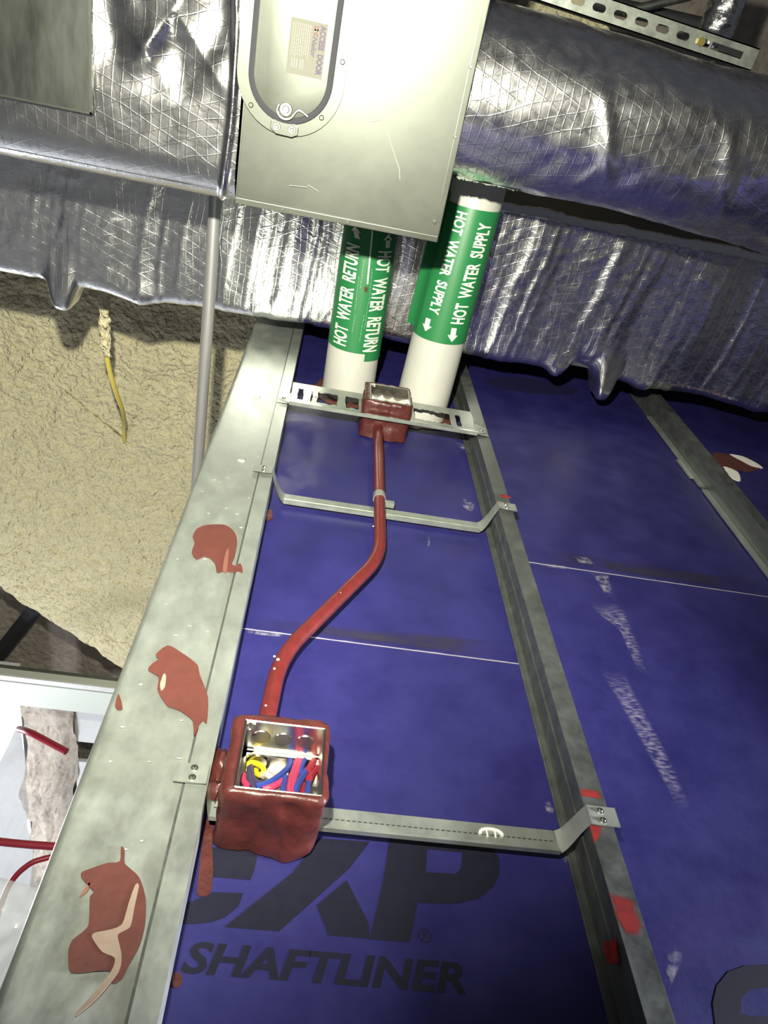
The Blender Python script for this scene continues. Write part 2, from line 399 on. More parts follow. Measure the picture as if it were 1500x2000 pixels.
def wall_print(body, p0, p1, ptop, parent, name='lettering', shear=0.0, bold=0.02, spacing=1.0, m=None, Y=YW):
    A, B, T = (at(*q, Y=Y - 0.0004) for q in (p0, p1, ptop))
    V, F = text2d(body, shear, bold, spacing)
    L = V[:, 0].max(); h = np.array([0, 0, T[2] - A[2]]); d = (B - A) / L
    vs = [A + d * x + h * y for x, y in V]
    return MB().add(vs, F).build(name, m or m_print, parent)
wall_print('SHAFTLINER', (352, 1901), (912, 1943), (384, 1838), panels['a_low'], shear=0.22, bold=0.028, spacing=1.0)
def print_poly(px, parent, name='lettering', m=None, off=0.0004):
    return MB().prism(poly_y(px, YW - off), (0, -0.0001, 0)).build(name, m or m_print, parent)
pl = panels['a_low']
def z5(q): return [(300 + x * 0.4667, 1600 + y * 0.4667) for x, y in q]
print_poly(z5([(150, 350), (250, 305), (375, 310), (355, 365), (300, 410), (240, 432), (170, 438), (120, 438)]), pl)                 # e, bottom bowl
print_poly(z5([(240, 120), (330, 105), (440, 115), (425, 200), (405, 255), (225, 240)]), pl)                                           # e, right side
print_poly(z5([(297, 452), (580, 225), (700, 80), (905, 95), (820, 205), (525, 470)]), pl)                                              # long stroke of the X
print_poly(z5([(683, 360), (808, 255), (902, 440), (905, 500), (735, 487)]), pl)                                                        # short leg of the X
P1 = [(990, 100), (1280, 85), (1400, 100), (1440, 150), (1450, 215), (1420, 290), (1360, 335), (1270, 355), (1105, 350), (1072, 515), (898, 505)]
P_in = [(1145, 125), (1290, 140), (1285, 205), (1265, 228), (1138, 222)]
print_poly(z5([(990, 60), (1150, 70), (1145, 125), (1138, 222), (1105, 350), (1072, 515), (905, 503), (960, 260)]), pl)                 # stem of the P
print_poly(z5([(1138, 222), (1265, 228), (1285, 205), (1292, 140), (1145, 125), (1150, 70), (1330, 80), (1420, 110), (1448, 170), (1448, 225), (1420, 285), (1360, 332), (1270, 353), (1108, 350)]), pl)  # bowl of the P
V, F = text2d('R', 0, 0.02)
c0 = at(830, 1827, Y=YW - 0.0004)
rg = MB(); ring = [(0.0075 * math.cos(a), 0.0075 * math.sin(a)) for a in np.linspace(0, 2 * math.pi, 25)[:-1]]
rv = [(c0[0] + x * k, c0[1], c0[2] + z * k) for k in (1, 0.8) for x, z in ring]
rg.add(rv, [(i, (i + 1) % 24, 24 + (i + 1) % 24, 24 + i) for i in range(24)])
rg.add([(c0[0] + (x - 0.35) * 0.008, c0[1], c0[2] + (y - 0.5) * 0.008) for x, y in V], F)
rg.build('registered_mark', m_print, pl)
# part of a letter on the second bay
q = [(1398, 2010), (1392, 1960), (1400, 1925), (1422, 1898), (1455, 1886), (1510, 1884), (1560, 1890), (1560, 1930), (1500, 1929), (1465, 1932), (1448, 1950), (1446, 1980), (1470, 1985), (1560, 1985), (1560, 2020), (1420, 2020)]
print_poly(q, panels['b_low'])
m_soil = soft_mat('dark_soiling', (0.030, 0.026, 0.045), (14, 30, 30), 0.30, 0.62, 0.75, 0.8)
soft_patch([(-0.05, YW - 0.0003, 0.884), (0.1, YW - 0.0003, 0.884), (0.25, YW - 0.0003, 0.884), (0.385, YW - 0.0003, 0.884), (0.385, YW - 0.0003, 0.935), (0.25, YW - 0.0003, 0.93), (0.1, YW - 0.0003, 0.92), (-0.05, YW - 0.0003, 0.915)], 'soiled_band', m_soil, panels['a_up'])
soft_patch([(0.47, YW - 0.0003, 1.177), (0.6, YW - 0.0003, 1.177), (0.8, YW - 0.0003, 1.177), (0.98, YW - 0.0003, 1.177), (0.98, YW - 0.0003, 1.23), (0.8, YW - 0.0003, 1.235), (0.6, YW - 0.0003, 1.24), (0.47, YW - 0.0003, 1.23)], 'soiled_band', m_soil, panels['b_up'])
print_poly([(960, 738), (1000, 735), (1075, 745), (1130, 760), (1120, 772), (1040, 768), (985, 760), (950, 750)], panels['b_up'], m=mat('faint_print', (0.011, 0.011, 0.05), rough=0.6, spec=0.25))
# scuffs, dust and sealant on the paper
pb = panels['b_low']
soft_patch(poly_y([(1150, 1178), (1205, 1174), (1222, 1190), (1250, 1260), (1271, 1325), (1246, 1312), (1215, 1240), (1186, 1198), (1160, 1193)], YW - 0.0004), 'scuff_mark', m_scuff, pb)
soft_patch(poly_y([(1165, 1300), (1215, 1305), (1262, 1390), (1310, 1480), (1345, 1560), (1355, 1590), (1330, 1592), (1290, 1520), (1240, 1430), (1195, 1350)], YW - 0.0004), 'scuff_mark', m_scuff, pb)
soft_patch(poly_y([(1302, 1860), (1325, 1845), (1340, 1860), (1325, 1900), (1310, 1930), (1296, 1920)], YW - 0.0004), 'scuff_mark', m_dust, pb)
for k, q in {'a_low': [[(1060, 1568), (1072, 1562), (1084, 1580), (1082, 1592), (1066, 1585)], [(1062, 1620), (1085, 1628), (1120, 1690), (1108, 1695), (1080, 1650)], [(480, 1225), (560, 1240), (560, 1246), (480, 1238)]],
             'a_up': [[(905, 970), (930, 985), (925, 1005), (900, 990)], [(836, 1040), (842, 1066), (834, 1070), (838, 1050)], [(885, 862), (925, 870), (925, 880), (900, 878)]],
             'b_low': [[(1065, 1098), (1115, 1108), (1120, 1114), (1050, 1105)], [(1150, 1115), (1190, 1120), (1200, 1170), (1180, 1160)]],
             'b_up': [[(1120, 1085), (1150, 1088), (1165, 1104), (1125, 1100)]]}.items():
    for g in q: soft_patch(poly_y(g, YW - 0.0004), 'scuff_mark', m_dust, panels[k])
def closed_smooth(px, n=3):
    P = [np.array(p, float) for p in px]; m = len(P); out = []
    for i in range(m):
        p0, p1, p2, p3 = P[i - 1], P[i], P[(i + 1) % m], P[(i + 2) % m]
        for k in range(n):
            t = k / n
            out.append(0.5 * (2 * p1 + 0.8 * (-p0 + p2) * t + (1.6 * p0 - 4.4 * p1 + 3.6 * p2 - 0.8 * p3) * t * t + (-0.8 * p0 + 2.4 * p1 - 2.4 * p2 + 0.8 * p3) * t ** 3))
    return out
def drip(px, parent, name='sealant_smear', Y=YW, t=0.0012, m=None):
    px = closed_smooth(px)
    return MB().prism(poly_y(px, Y), (0, -t, 0)).build(name, m or m_smear, parent)
drip([(404, 1600), (416, 1608), (414, 1650), (416, 1700), (412, 1742), (398, 1752), (385, 1745), (390, 1690), (396, 1640)], panels['a_low'], m=m_putty)
drip([(338, 1900), (352, 1902), (356, 1918), (346, 1930), (336, 1925)], panels['a_low'], m=m_putty)
drip([(518, 1000), (530, 996), (532, 1012), (520, 1018)], panels['a_up'], m=m_putty)
drip([(1392, 885), (1430, 890), (1455, 905), (1484, 915), (1462, 922), (1440, 918), (1420, 928), (1400, 915)], panels['c_low'])
drip([(1425, 888), (1450, 892), (1475, 904), (1490, 915), (1470, 912), (1446, 900)], panels['c_low'], 'pale_smear', t=0.0016, m=m_chip)
drip([(1412, 912), (1440, 922), (1446, 940), (1430, 935)], panels['c_low'], 'pale_smear', t=0.0016, m=m_chip)

# ------------------------------------------------------------------ studs
def stud(x, label, zt=3.07, flange=0.030, lips=True):
    t = thing('metal_stud', (x, YS, FLOOR), label, 'stud')
    MB().box((x, YS, FLOOR), (x + 0.0012, YW + 0.03, zt)).box((x - 0.002, YS + 0.022, FLOOR), (x, YS + 0.034, zt)).build('web', m_galv_d, t)
    MB().box((x, YS - 0.0012, FLOOR), (x + flange, YS, zt)).box((x + flange - 0.0012, YS, FLOOR), (x + flange, YS + 0.012, zt)).build('front_flange', m_galv_d, t, bevel=0.0004)
    MB().box((x - 0.011, YW - 0.0022, FLOOR), (x, YW - 0.0006, zt)).box((x - 0.0085, YW - 0.005, FLOOR), (x - 0.0065, YW - 0.0022, zt)).build('liner_tab', m_galv_d, t)
    return t
X2, X3 = 0.395, 1.0
stud2 = stud(X2, 'dull steel stud right of the junction boxes, red spray paint on its face')
stud3 = stud(X3, 'steel stud at the right edge with bright tabs along its left side')
for (z0, z1) in ((1.62, 2.03), (1.2, 1.6)):
    MB().box((X3 - 0.016, YW - 0.007, z0), (X3 - 0.001, YW - 0.0025, z1)).build('bright_tab', m_galv, stud3)
MB().box((X3 - 0.024, YW - 0.004, 1.66), (X3 - 0.016, YW - 0.0015, 1.76)).build('bright_tab', m_galv, stud3)
# spray paint on the middle stud
def spray(px, Y=None, X=None):
    pts = [at(a, b, Y=Y, X=X) for a, b in px]
    return soft_patch(pts, 'spray_paint', m_spray, stud2)
spray([(1130, 1538), (1172, 1545), (1178, 1562), (1134, 1556)], Y=YS - 0.0014)
spray([(1148, 1606), (1178, 1612), (1170, 1640), (1160, 1650)], Y=YS - 0.0014)
spray([(1186, 1738), (1236, 1752), (1258, 1812), (1250, 1832), (1222, 1828), (1200, 1790)], Y=YS - 0.0014)
spray([(975, 964), (998, 968), (1000, 974), (978, 971)], Y=YS - 0.0014)
spray([(1172, 1836), (1205, 1828), (1213, 1886), (1184, 1890)], X=X2 - 0.0024)
# --- wide galvanized jamb
jx0, jx1, jg = -0.185, -0.048, -0.0725
jamb = thing('jamb_stud', (jx0, YS, FLOOR), 'wide galvanized steel jamb on the left with red sealant smears', 'stud')
nz = 160; zz = np.linspace(FLOOR, 3.07, nz)
prof = [(jx0 + 0.004, YS + 0.075)] + [(jx0 + 0.010 - 0.010 * math.sin(a) , YS + 0.012 - 0.012 * math.cos(a)) for a in np.linspace(math.pi / 2, 0, 7)]
prof += [(x, YS) for x in np.linspace(jx0 + 0.02, jg - 0.003, 12)]
prof = np.array(prof)
PP = np.zeros((nz, len(prof), 3)); PP[:, :, 0] = prof[None, :, 0]; PP[:, :, 1] = prof[None, :, 1] + 0.0012 * fbm(zz[:, None] * 5, prof[None, :, 0] * 14, 21, 3); PP[:, :, 2] = zz[:, None]
MB().grid(PP).build('face_plate', m_galv, jamb, smooth=True)
MB().box((jg, YS - 0.0022, FLOOR), (jx1, YS - 0.0008, 3.07)).box((jx1 - 0.0012, YS - 0.0008, FLOOR), (jx1, YS + 0.05, 3.07)).build('edge_flange', m_galv, jamb, bevel=0.0005)
MB().box((jg - 0.003, YS + 0.001, FLOOR), (jg, YS + 0.003, 3.07)).build('groove_shade', m_galv_d, jamb)  # darker strip painted as the shadow inside the groove
def z6(q): return [(x * 0.3802, 540 + y * 0.38) for x, y in q]
def z7(q): return [(x * 0.4253, 1150 + y * 0.425) for x, y in q]
YJ = YS - 0.0016
drip(z6([(1060, 1280), (1150, 1278), (1200, 1310), (1218, 1360), (1205, 1440), (1190, 1480), (1215, 1490), (1232, 1475), (1245, 1500), (1245, 1528), (1230, 1520), (1205, 1522), (1180, 1520), (1150, 1515), (1115, 1525), (1105, 1480), (1080, 1450), (1045, 1440), (1010, 1455), (985, 1420), (1000, 1370), (990, 1340), (1010, 1300)]), jamb, Y=YJ)
drip(z6([(1165, 1405), (1175, 1412), (1165, 1515), (1145, 1515), (1150, 1460)]), jamb, 'pale_smear', Y=YJ - 0.0009, m=mat('pinkish_sealant', (0.15, 0.06, 0.045), rough=0.5))
drip(z7([(770, 262), (840, 300), (905, 350), (918, 400), (955, 500), (950, 620), (932, 612), (915, 630), (890, 680), (885, 610), (840, 570), (800, 550), (770, 540), (740, 500), (722, 460), (728, 405), (680, 375), (700, 345), (730, 325), (715, 305)]), jamb, Y=YJ)
drip(z7([(750, 395), (762, 400), (758, 450), (740, 470), (735, 440)]), jamb, 'pale_smear', Y=YJ - 0.0009, m=m_smear_pale)
drip(z7([(543, 485), (558, 520), (562, 552), (545, 558), (528, 540)]), jamb, Y=YJ)
drip(z7([(495, 1262), (550, 1255), (555, 1190), (572, 1200), (572, 1262), (600, 1290), (640, 1330), (668, 1420), (665, 1540), (640, 1640), (590, 1730), (560, 1790), (520, 1815), (500, 1790), (500, 1758), (430, 1758), (325, 1765), (313, 1680), (330, 1620), (400, 1560), (410, 1500), (412, 1420), (430, 1395), (400, 1360), (375, 1330), (375, 1305), (440, 1280)]), jamb, Y=YJ)
drip(z7([(620, 1365), (638, 1365), (618, 1460), (600, 1550), (565, 1575), (540, 1592), (550, 1645), (558, 1690), (545, 1760), (450, 1880), (355, 1960), (348, 1952), (440, 1850), (510, 1760), (528, 1700), (470, 1672), (425, 1610), (430, 1585), (500, 1570), (560, 1545), (590, 1450)]), jamb, 'pale_smear', Y=YJ - 0.0009, m=m_smear_pale)
drip(z7([(375, 1400), (412, 1350), (405, 1385), (365, 1420)]), jamb, 'pale_smear', Y=YJ, m=mat('pink_sealant', (0.17, 0.08, 0.055), rough=0.5))
# pressed dimples and flecks on the jamb face
for (a, b) in ((472, 897), (503, 775)):
    c = at(a, b, Y=YS)
    MB().box((c[0] - 0.007, YS - 0.003, c[2] - 0.007), (c[0] + 0.007, YS + 0.001, c[2] + 0.006)).build('pressed_dimple', m_galv, jamb, bevel=0.0015)
rg_ = np.random.default_rng(3)
fk = MB()
for i in range(34):
    x = rg_.uniform(jx0 + 0.02, jg - 0.006); z = rg_.uniform(0.35, 1.5); w = rg_.uniform(0.001, 0.004); h = rg_.uniform(0.0006, 0.002)
    fk.prism([(x - w, YJ, z), (x, YJ, z - h), (x + w, YJ, z + h * 0.3), (x, YJ, z + h)], (0, -0.0003, 0))
o = fk.build('plaster_flecks', m_fleck, jamb); o['kind'] = 'stuff'

# ------------------------------------------------------------------ sprayed beam and deck beyond the opening
def slab(name, u0, u1, w0, w1, z, m, thick, seed, nu, nw, edge=0.03, amp=0.03):
    d = np.array([0.80, 0.60]); n = np.array([-0.60, 0.80]); o = np.array([-0.775, 1.719])
    us = np.linspace(u0, u1, nu); prof = np.array([(w0, z + thick), (w0, z + 0.006 if w0 > -1 else z + 0.03), (w0 + 0.005, z)] + [(w, z) for w in np.linspace(w0 + 0.05, w1 - 0.05, nw)] + [(w1 - 0.005, z), (w1, z + (0.03 if w1 > 1 else 0.006)), (w1, z + thick)])
    U = us[:, None] + 0 * prof[None, :, 0]; Wd = prof[None, :, 0] + 0 * U; Zd = prof[None, :, 1] + 0 * U
    k = 0.8 * fbm(U * 7, Wd * 7, seed, 3) + 0.55 * fbm(U * 24, Wd * 24, seed + 3, 3)
    Zd = Zd + amp * k; isedge = np.zeros(len(prof)); isedge[:3] = -1; isedge[-3:] = 1
    Wd = Wd + isedge[None, :] * edge * fbm(U * 9, U * 0, seed + 11, 4)
    gap = 0.015 * np.exp(-np.abs((U + 0.18) / 0.21) ** 6) - 0.008
    if w0 == 0: Wd[:, :3] += gap[:, :3]
    if w1 == 0: Wd[:, -3:] -= gap[:, -3:]
    P = np.stack([o[0] + U * d[0] + Wd * n[0], o[1] + U * d[1] + Wd * n[1], Zd], 2)
    return MB().grid(P)
bm_ = thing('steel_beam', (-0.7, 1.9, 3.1), 'thick beige fireproofed beam beyond the left jamb', 'beam')
slab('f', -2.6, 2.2, 0.0, 1.13, 3.10, m_fire, 0.45, 31, 620, 150, edge=0.008).build('fireproofing', m_fire, bm_, smooth=True)
dk = slab('deck', -2.6, 2.2, -2.5, 0.0, 3.103, m_fire, 0.45, 47, 420, 220, edge=0.005).build('sprayed_deck', m_fire, smooth=True)
top(dk, 'beige sprayed deck above the beam, shaded by the foil duct', 'deck')
# crusted yellow cord hanging under the deck
cz = 2.6
cp = [at(205, 560, Z=cz + 0.25), at(206, 620, Z=cz + 0.1), at(207, 690, Z=cz), at(214, 720, Z=cz), at(228, 765, Z=cz + 0.02), at(240, 805, Z=cz + 0.1), at(242, 860, Z=cz + 0.3)]
cp[0] = np.array([cp[0][0], cp[0][1], 3.42]) * (1, 1, 1)
cord = thing('hanging_cord', tuple(cp[3]), 'yellow cord hanging from a lump of fireproofing at the left', 'cord')
top_p = at(205, 575, Z=3.0); mid_p = at(206, 690, Z=3.0); end_p = at(243, 862, Z=3.09)
MB().tube(smooth_path([at(207, 680, Z=2.4), at(212, 715, Z=2.42), at(226, 765, Z=2.48), at(240, 805, Z=2.6), at(242, 835, Z=2.9), end_p]), 0.0085, 8).build('cord_jacket', m_cord, cord, smooth=True)
cr = smooth_path([at(205, 560, Z=2.4), at(203, 610, Z=2.4), at(206, 650, Z=2.4), at(208, 695, Z=2.4)], 16)
nc = len(cr); th = np.linspace(0, 2 * math.pi, 25)[:-1]; P = np.zeros((nc, 24, 3))
for i in range(nc):
    for k, a_ in enumerate(th):
        r_ = 0.020 * (1 - 0.45 * i / nc) + 0.013 * fbm(np.array(i * 0.22), np.array(4 + 2 * math.cos(a_) + 0.7 * math.sin(a_)), 4, 3)
        P[i, k] = cr[i] + r_ * np.array([math.cos(a_), 0.0, math.sin(a_)])
MB().grid(P, closed_v=True).build('fireproofing_crust', m_fire, cord, smooth=True)

# ------------------------------------------------------------------ room beyond the opening
fw = MB().box((-5, 8, FLOOR), (3, 8.1, 4.2)).build('wall_far', m_pale); tag(fw, kind='structure')
YF = 3.2
fr = thing('header_frame', (-1.2, YF, 3.05), 'pale steel header channel crossing the opening at the left', 'frame')
a = at(0, 1308, Y=YF); b = at(222, 1338, Y=YF)
def along(zoff0, zoff1, y0, y1, name, m):
    return MB().box((-2.6, y0, a[2] + zoff0), (-0.3, y1, a[2] + zoff1)).build(name, m, fr)
along(0.015, 0.05, YF + 0.01, YF + 0.05, 'upper_flange', m_galv_d)
along(-0.035, 0.015, YF, YF + 0.05, 'web', m_frame)
along(-0.045, -0.035, YF - 0.005, YF + 0.14, 'lower_flange', m_pale)
along(-0.052, -0.045, YF + 0.03, YF + 0.20, 'lower_flange', m_frame)
ZF = 3.5
xa_, xb_ = at(43, 1420, Z=ZF)[0], at(146, 1420, Z=ZF)[0]
A, B = np.meshgrid(np.linspace(xa_, xb_, 60), np.linspace(3.68, 7.95, 200), indexing='ij')
k_ = fbm(A * 5, B * 2.2, 61, 5) + 0.5 * fbm(A * 16, B * 7, 66, 3)
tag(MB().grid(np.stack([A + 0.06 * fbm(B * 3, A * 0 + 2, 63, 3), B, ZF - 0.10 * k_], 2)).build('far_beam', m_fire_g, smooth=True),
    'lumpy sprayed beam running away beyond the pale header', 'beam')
d1, d2 = at(-20, 1300, Z=4.0), at(72, 1185, Z=4.0)
top(MB().tube([d1, d2], 0.05, 4).build('dark_bar', m_dark), 'dark steel bar under the far grey ceiling at the left edge', 'bar')
g0 = at(118, 1262, Y=4.3); g1 = at(155, 1300, Y=4.3)
top(MB().box((g0[0], 4.28, g1[2] - 0.02), (g0[0] + 0.22, 4.36, g0[2] + 0.05)).build('grey_duct_stub', m_dark), 'small dark grey stub under the edge of the beige beam', 'stub')
w0 = at(146, 1420, Z=ZF + 0.02)
top(MB().box((w0[0], 3.68, ZF + 0.02), (w0[0] + 1.3, 4.25, ZF + 0.05)).box((w0[0], 4.45, ZF + 0.02), (w0[0] + 1.3, 7.98, ZF + 0.05)).build('white_board', m_pale, bevel=0.004), 'white ceiling board beside the sprayed far beam', 'board')
top(MB().box((-5, 3.68, ZF + 0.05), (xa_ - 0.02, 7.98, ZF + 0.10)).build('white_board', m_pale), 'white ceiling boards left of the sprayed far beam, behind the plastic', 'board')
def cable(name, pts, r, m, label, cat, Y):
    return top(MB().tube(smooth_path([at(x, y, Y=Y + dy) for x, y, dy in pts]), r, 10).build(name, m, smooth=True), label, cat)
cable('red_cable', [(38, 1424, .1), (52, 1428, 0.03), (70, 1436, 0), (100, 1452, 0), (130, 1468, 0)], 0.016, m_redcable, 'short thick red cable slanting down in the far bright room', 'cable', 3.0)
cable('red_cable', [(-60, 1636, 0), (0, 1644, 0), (50, 1649, 0), (140, 1656, 0), (300, 1672, 0)], 0.013, m_redcable, 'straight level red cable reaching the jamb from the left edge', 'cable', 2.4)
cable('red_cable', [(-5, 1790, 0), (6, 1755, 0), (22, 1722, 0), (45, 1697, 0), (75, 1680, 0), (130, 1672, 0), (260, 1676, 0)], 0.009, m_redcable, 'curved thin red cable bending down beside the plastic sheet', 'cable', 2.4)
cable('blue_cable', [(30, 1350, 0), (70, 1352, 0), (125, 1354, 0), (160, 1356, 0)], 0.009, m_bluecable, 'thin blue cable just under the pale header', 'cable', 3.4)
# plastic sheeting
n1, n2 = 120, 60
q0 = at(40, 1335, Y=3.35)
A, B = np.meshgrid(np.linspace(3.7, 7.9, n1), np.linspace(1.2, q0[2], n2), indexing='ij')
Pp = np.stack([q0[0] - 0.02 + 0.06 * fbm(A * 3.0, B * 0.9, 71, 4), A, B], 2)
top(MB().grid(Pp).build('plastic_sheet', m_plastic, smooth=True), 'clear plastic sheeting hanging at the far left', 'sheeting')
us = np.linspace(-1.1, -0.45, n1); vs_ = np.linspace(0.4, 1.25, n2)
A, B = np.meshgrid(us, vs_, indexing='ij')
Pp = np.stack([A, 2.1 + 0.12 * fbm(A * 5, B * 5, 77, 4), B], 2)
top(MB().grid(Pp).build('plastic_sheet', m_plastic, smooth=True), 'crinkled plastic sheet bunched low beside the jamb', 'sheeting')

# ------------------------------------------------------------------ foil wrapped ducts
def wrap_surface(prof, xs, n_prof, disp, mname, parent, name, extra=None):
    Q, t = polyline_resample(prof, n_prof)
    tan = np.gradient(Q, axis=0); tan /= np.linalg.norm(tan, axis=1)[:, None] + 1e-12
    nrm = np.stack([tan[:, 1], -tan[:, 0]], 1)           # (y, z) outward for a profile that runs near -> far -> up
    U = xs[:, None] + 0 * t[None, :]; T = t[None, :] + 0 * U
    D = disp(U, T)
    Yp = Q[None, :, 0] + nrm[None, :, 0] * D; Zp = Q[None, :, 1] + nrm[None, :, 1] * D
    if extra is not None:
        Yp, Zp = extra(U, T, Yp, Zp)
    P = np.stack([U, Yp, Zp], 2)
    mb = MB().grid(P)
    return mb.build(name, mname, parent, smooth=True, uv=np.stack([U, T], 2).reshape(-1, 2), angle=3.2)

up = thing('wrapped_duct', (0.3, 0.45, ZU), 'wide foil wrapped duct above the pipes, drooping along its wall side', 'duct')
hy = 0.662
prof = [(0.267, ZU + 0.04), (0.265, ZU + 0.02), (0.281, ZU)] + [(0.281 + (hy - 0.03 - 0.281) * k / 10, ZU) for k in range(1, 11)] + \
       [(hy - 0.03 + 0.03 * math.sin(a), ZU + 0.03 - 0.03 * math.cos(a)) for a in np.linspace(0.15, math.pi / 2, 8)] + [(hy + 0.002, ZU + 0.3)]
def disp_up(U, T):
    big = 0.010 * fbm(U * 7, T * 1.2, 101, 3)
    W_ = U + 0.10 * T + 0.02 * fbm(T * 5, U * 2, 5)
    fold = 0.0060 * ridge(W_ * 15, T * 1.1, 103) * np.clip(vn(U * 2.5, T * 3, 9) + 0.5, 0, 1)
    fold2 = 0.0032 * ridge(W_ * 42, T * 1.6, 105) * np.clip(vn(U * 4, T * 4, 13) + 0.45, 0, 1)
    cr = 0.0022 * ridge(U * 30 + T * 12, T * 24, 109) * np.clip(vn(U * 4, T * 5, 23) + 0.22, 0, 1)
    return big + fold + fold2 + cr
def droop(U, T, Yp, Zp):
    base = np.exp(-((Yp - 0.662) / 0.05) ** 2) * (Zp < ZU + 0.09)
    for x0, w, dy, dz, e in ((-0.665, 0.032, 0.066, -0.022, 4), (-0.47, 0.060, 0.020, -0.012, 2), (0.800, 0.026, 0.058, -0.028, 4), (0.655, 0.022, 0.022, -0.010, 2), (0.90, 0.03, 0.010, -0.004, 2), (1.25, 0.1, 0.012, -0.006, 2)):
        g = np.exp(-np.abs((U - x0) / w) ** e) * base
        Yp = Yp + dy * g; Zp = Zp + dz * g
    g = np.exp(-((U - 0.725) / 0.036) ** 4) * base
    Yp = Yp - 0.016 * g; Zp = Zp + 0.022 * g
    return Yp, Zp
wrap_surface(prof, np.linspace(-1.5, 2.3, 760), 150, disp_up, m_foil_b, up, 'foil_wrap', droop)
gap_shade = MB().box((-1.5, 0.275, ZU + 0.025), (2.3, hy - 0.02, 2.70)).build('duct_body', m_dark, up)  # dark colour stands in for the deep shade in the gap above

lw = thing('wrapped_duct', (-0.6, 0.0, ZD), 'foil wrapped duct at the upper left beside the access door', 'duct')
ly = 0.297
prof = [(-0.75, ZD)] + [(y, ZD) for y in np.linspace(-0.7, ly - 0.08, 20)] + [(ly - 0.07 + 0.07 * math.sin(a), ZD + 0.07 - 0.07 * math.cos(a)) for a in np.linspace(0.1, math.pi / 2, 9)] + [(ly, ZD + 0.25)]
def disp_lw(U, T):
    ctr = np.clip(np.exp(-((U + 0.31) / 0.12) ** 4), 0, 1)
    big = (0.024 * ctr + 0.004) * fbm(U * 8, T * 4, 121, 3)
    fold = 0.020 * ctr * ridge(U * 8 + T * 5, T * 3.0 - U * 2, 123) * np.clip(vn(U * 5, T * 5, 29) + 0.45, 0, 1)
    fold2 = 0.010 * ctr * ridge(U * 11 - T * 9, T * 6 + U * 4, 125) * np.clip(vn(U * 7, T * 6, 39) + 0.3, 0, 1)
    fine = 0.0045 * ridge(U * 22 - T * 8, T * 14, 127) * np.clip(vn(U * 6, T * 5, 33) + 0.2, 0, 1) * (0.25 + ctr) + fold2
    seam = 0.006 * np.exp(-((U + 0.215 - 0.012 * np.sin(T * 9)) / 0.005) ** 2)
    calm = np.clip((T.max() - 0.36 - T) / 0.10, 0.08, 1)
    return (big + fold + fine) * calm + seam
wrap_surface(prof, np.linspace(-1.3, -0.190, 330), 260, disp_lw, m_foil_a, lw, 'foil_wrap')
bp_ = MB().box((-1.25, -0.6, ZD - 0.016), (-0.432, 0.189, ZD - 0.010)).build('bare_panel', m_sheet_d, lw, bevel=0.001)
tag(bp_, 'bare dull steel panel')
MB().box((-0.436, -0.6, ZD - 0.018), (-0.4325, 0.1895, ZD - 0.008)).box((-1.25, 0.186, ZD - 0.018), (-0.4325, 0.1895, ZD - 0.008)).build('panel_edge', m_sheet, lw)
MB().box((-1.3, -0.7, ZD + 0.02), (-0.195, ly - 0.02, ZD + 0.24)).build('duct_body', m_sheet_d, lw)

rd = thing('round_duct', (0.7, 0.06, 1.6), 'large round foil wrapped duct at the upper right', 'duct')
nx, na = 420, 150
xs = np.linspace(0.1915, 1.9, nx); an = np.linspace(0, 2 * math.pi, na + 1)[:-1]
U, Aa = np.meshgrid(xs, an, indexing='ij')
R0 = 0.144
yc = 0.037 + 0.035 * np.clip((U - 0.2) / 1.0, 0, 2); zc = 1.603 + 0 * U
rad = R0 + 0.010 * fbm(U * 4, np.cos(Aa) * 2 + 3, 141, 2) \
    + 0.0045 * ridge(U * 12 + 1.5 * np.sin(Aa), np.sin(Aa) * 2.2 + np.cos(Aa), 143) * np.clip(vn(U * 3, Aa * 1.3, 151) + 0.1, 0, 1) \
    + 0.0030 * ridge(U * 30 + np.sin(Aa) * 4, np.cos(Aa) * 3, 147) * np.clip(vn(U * 4, Aa * 2, 149) + 0.2, 0, 1)
for x0, w in ((0.66, 0.016), (0.43, 0.014), (1.0, 0.02)):
    rad = rad + 0.006 * np.exp(-((U - x0 - 0.06 * (Aa - 4.6)) / w) ** 2) * np.exp(-((Aa - 4.9) / 0.45) ** 2)
P = np.stack([U, yc + rad * np.cos(Aa), zc + rad * np.sin(Aa)], 2)
MB().grid(P, closed_v=True).build('foil_wrap', m_foil_c, rd, smooth=True, uv=np.stack([U, Aa * R0], 2).reshape(-1, 2), angle=3.2)
# ragged fibre along the seam on the wall side of the round duct
n = 60; xs = np.linspace(0.19, 0.345, n)
an0 = math.radians(-9)
P = []
for k, x in enumerate(xs):
    w = 0
    row = []
    for j in range(5):
        a = an0 + j / 4 * 0.09; r_ = R0 + 0.004 + 0.006 * vn(k * 0.9, j * 1.7, 8) + (0.004 if 0 < j < 4 else -0.004)
        row.append((x, 0.037 + r_ * math.cos(a), 1.603 + r_ * math.sin(a)))
    P.append(row)
MB().grid(np.array(P)).build('torn_fibre', m_insul, rd, smooth=True)

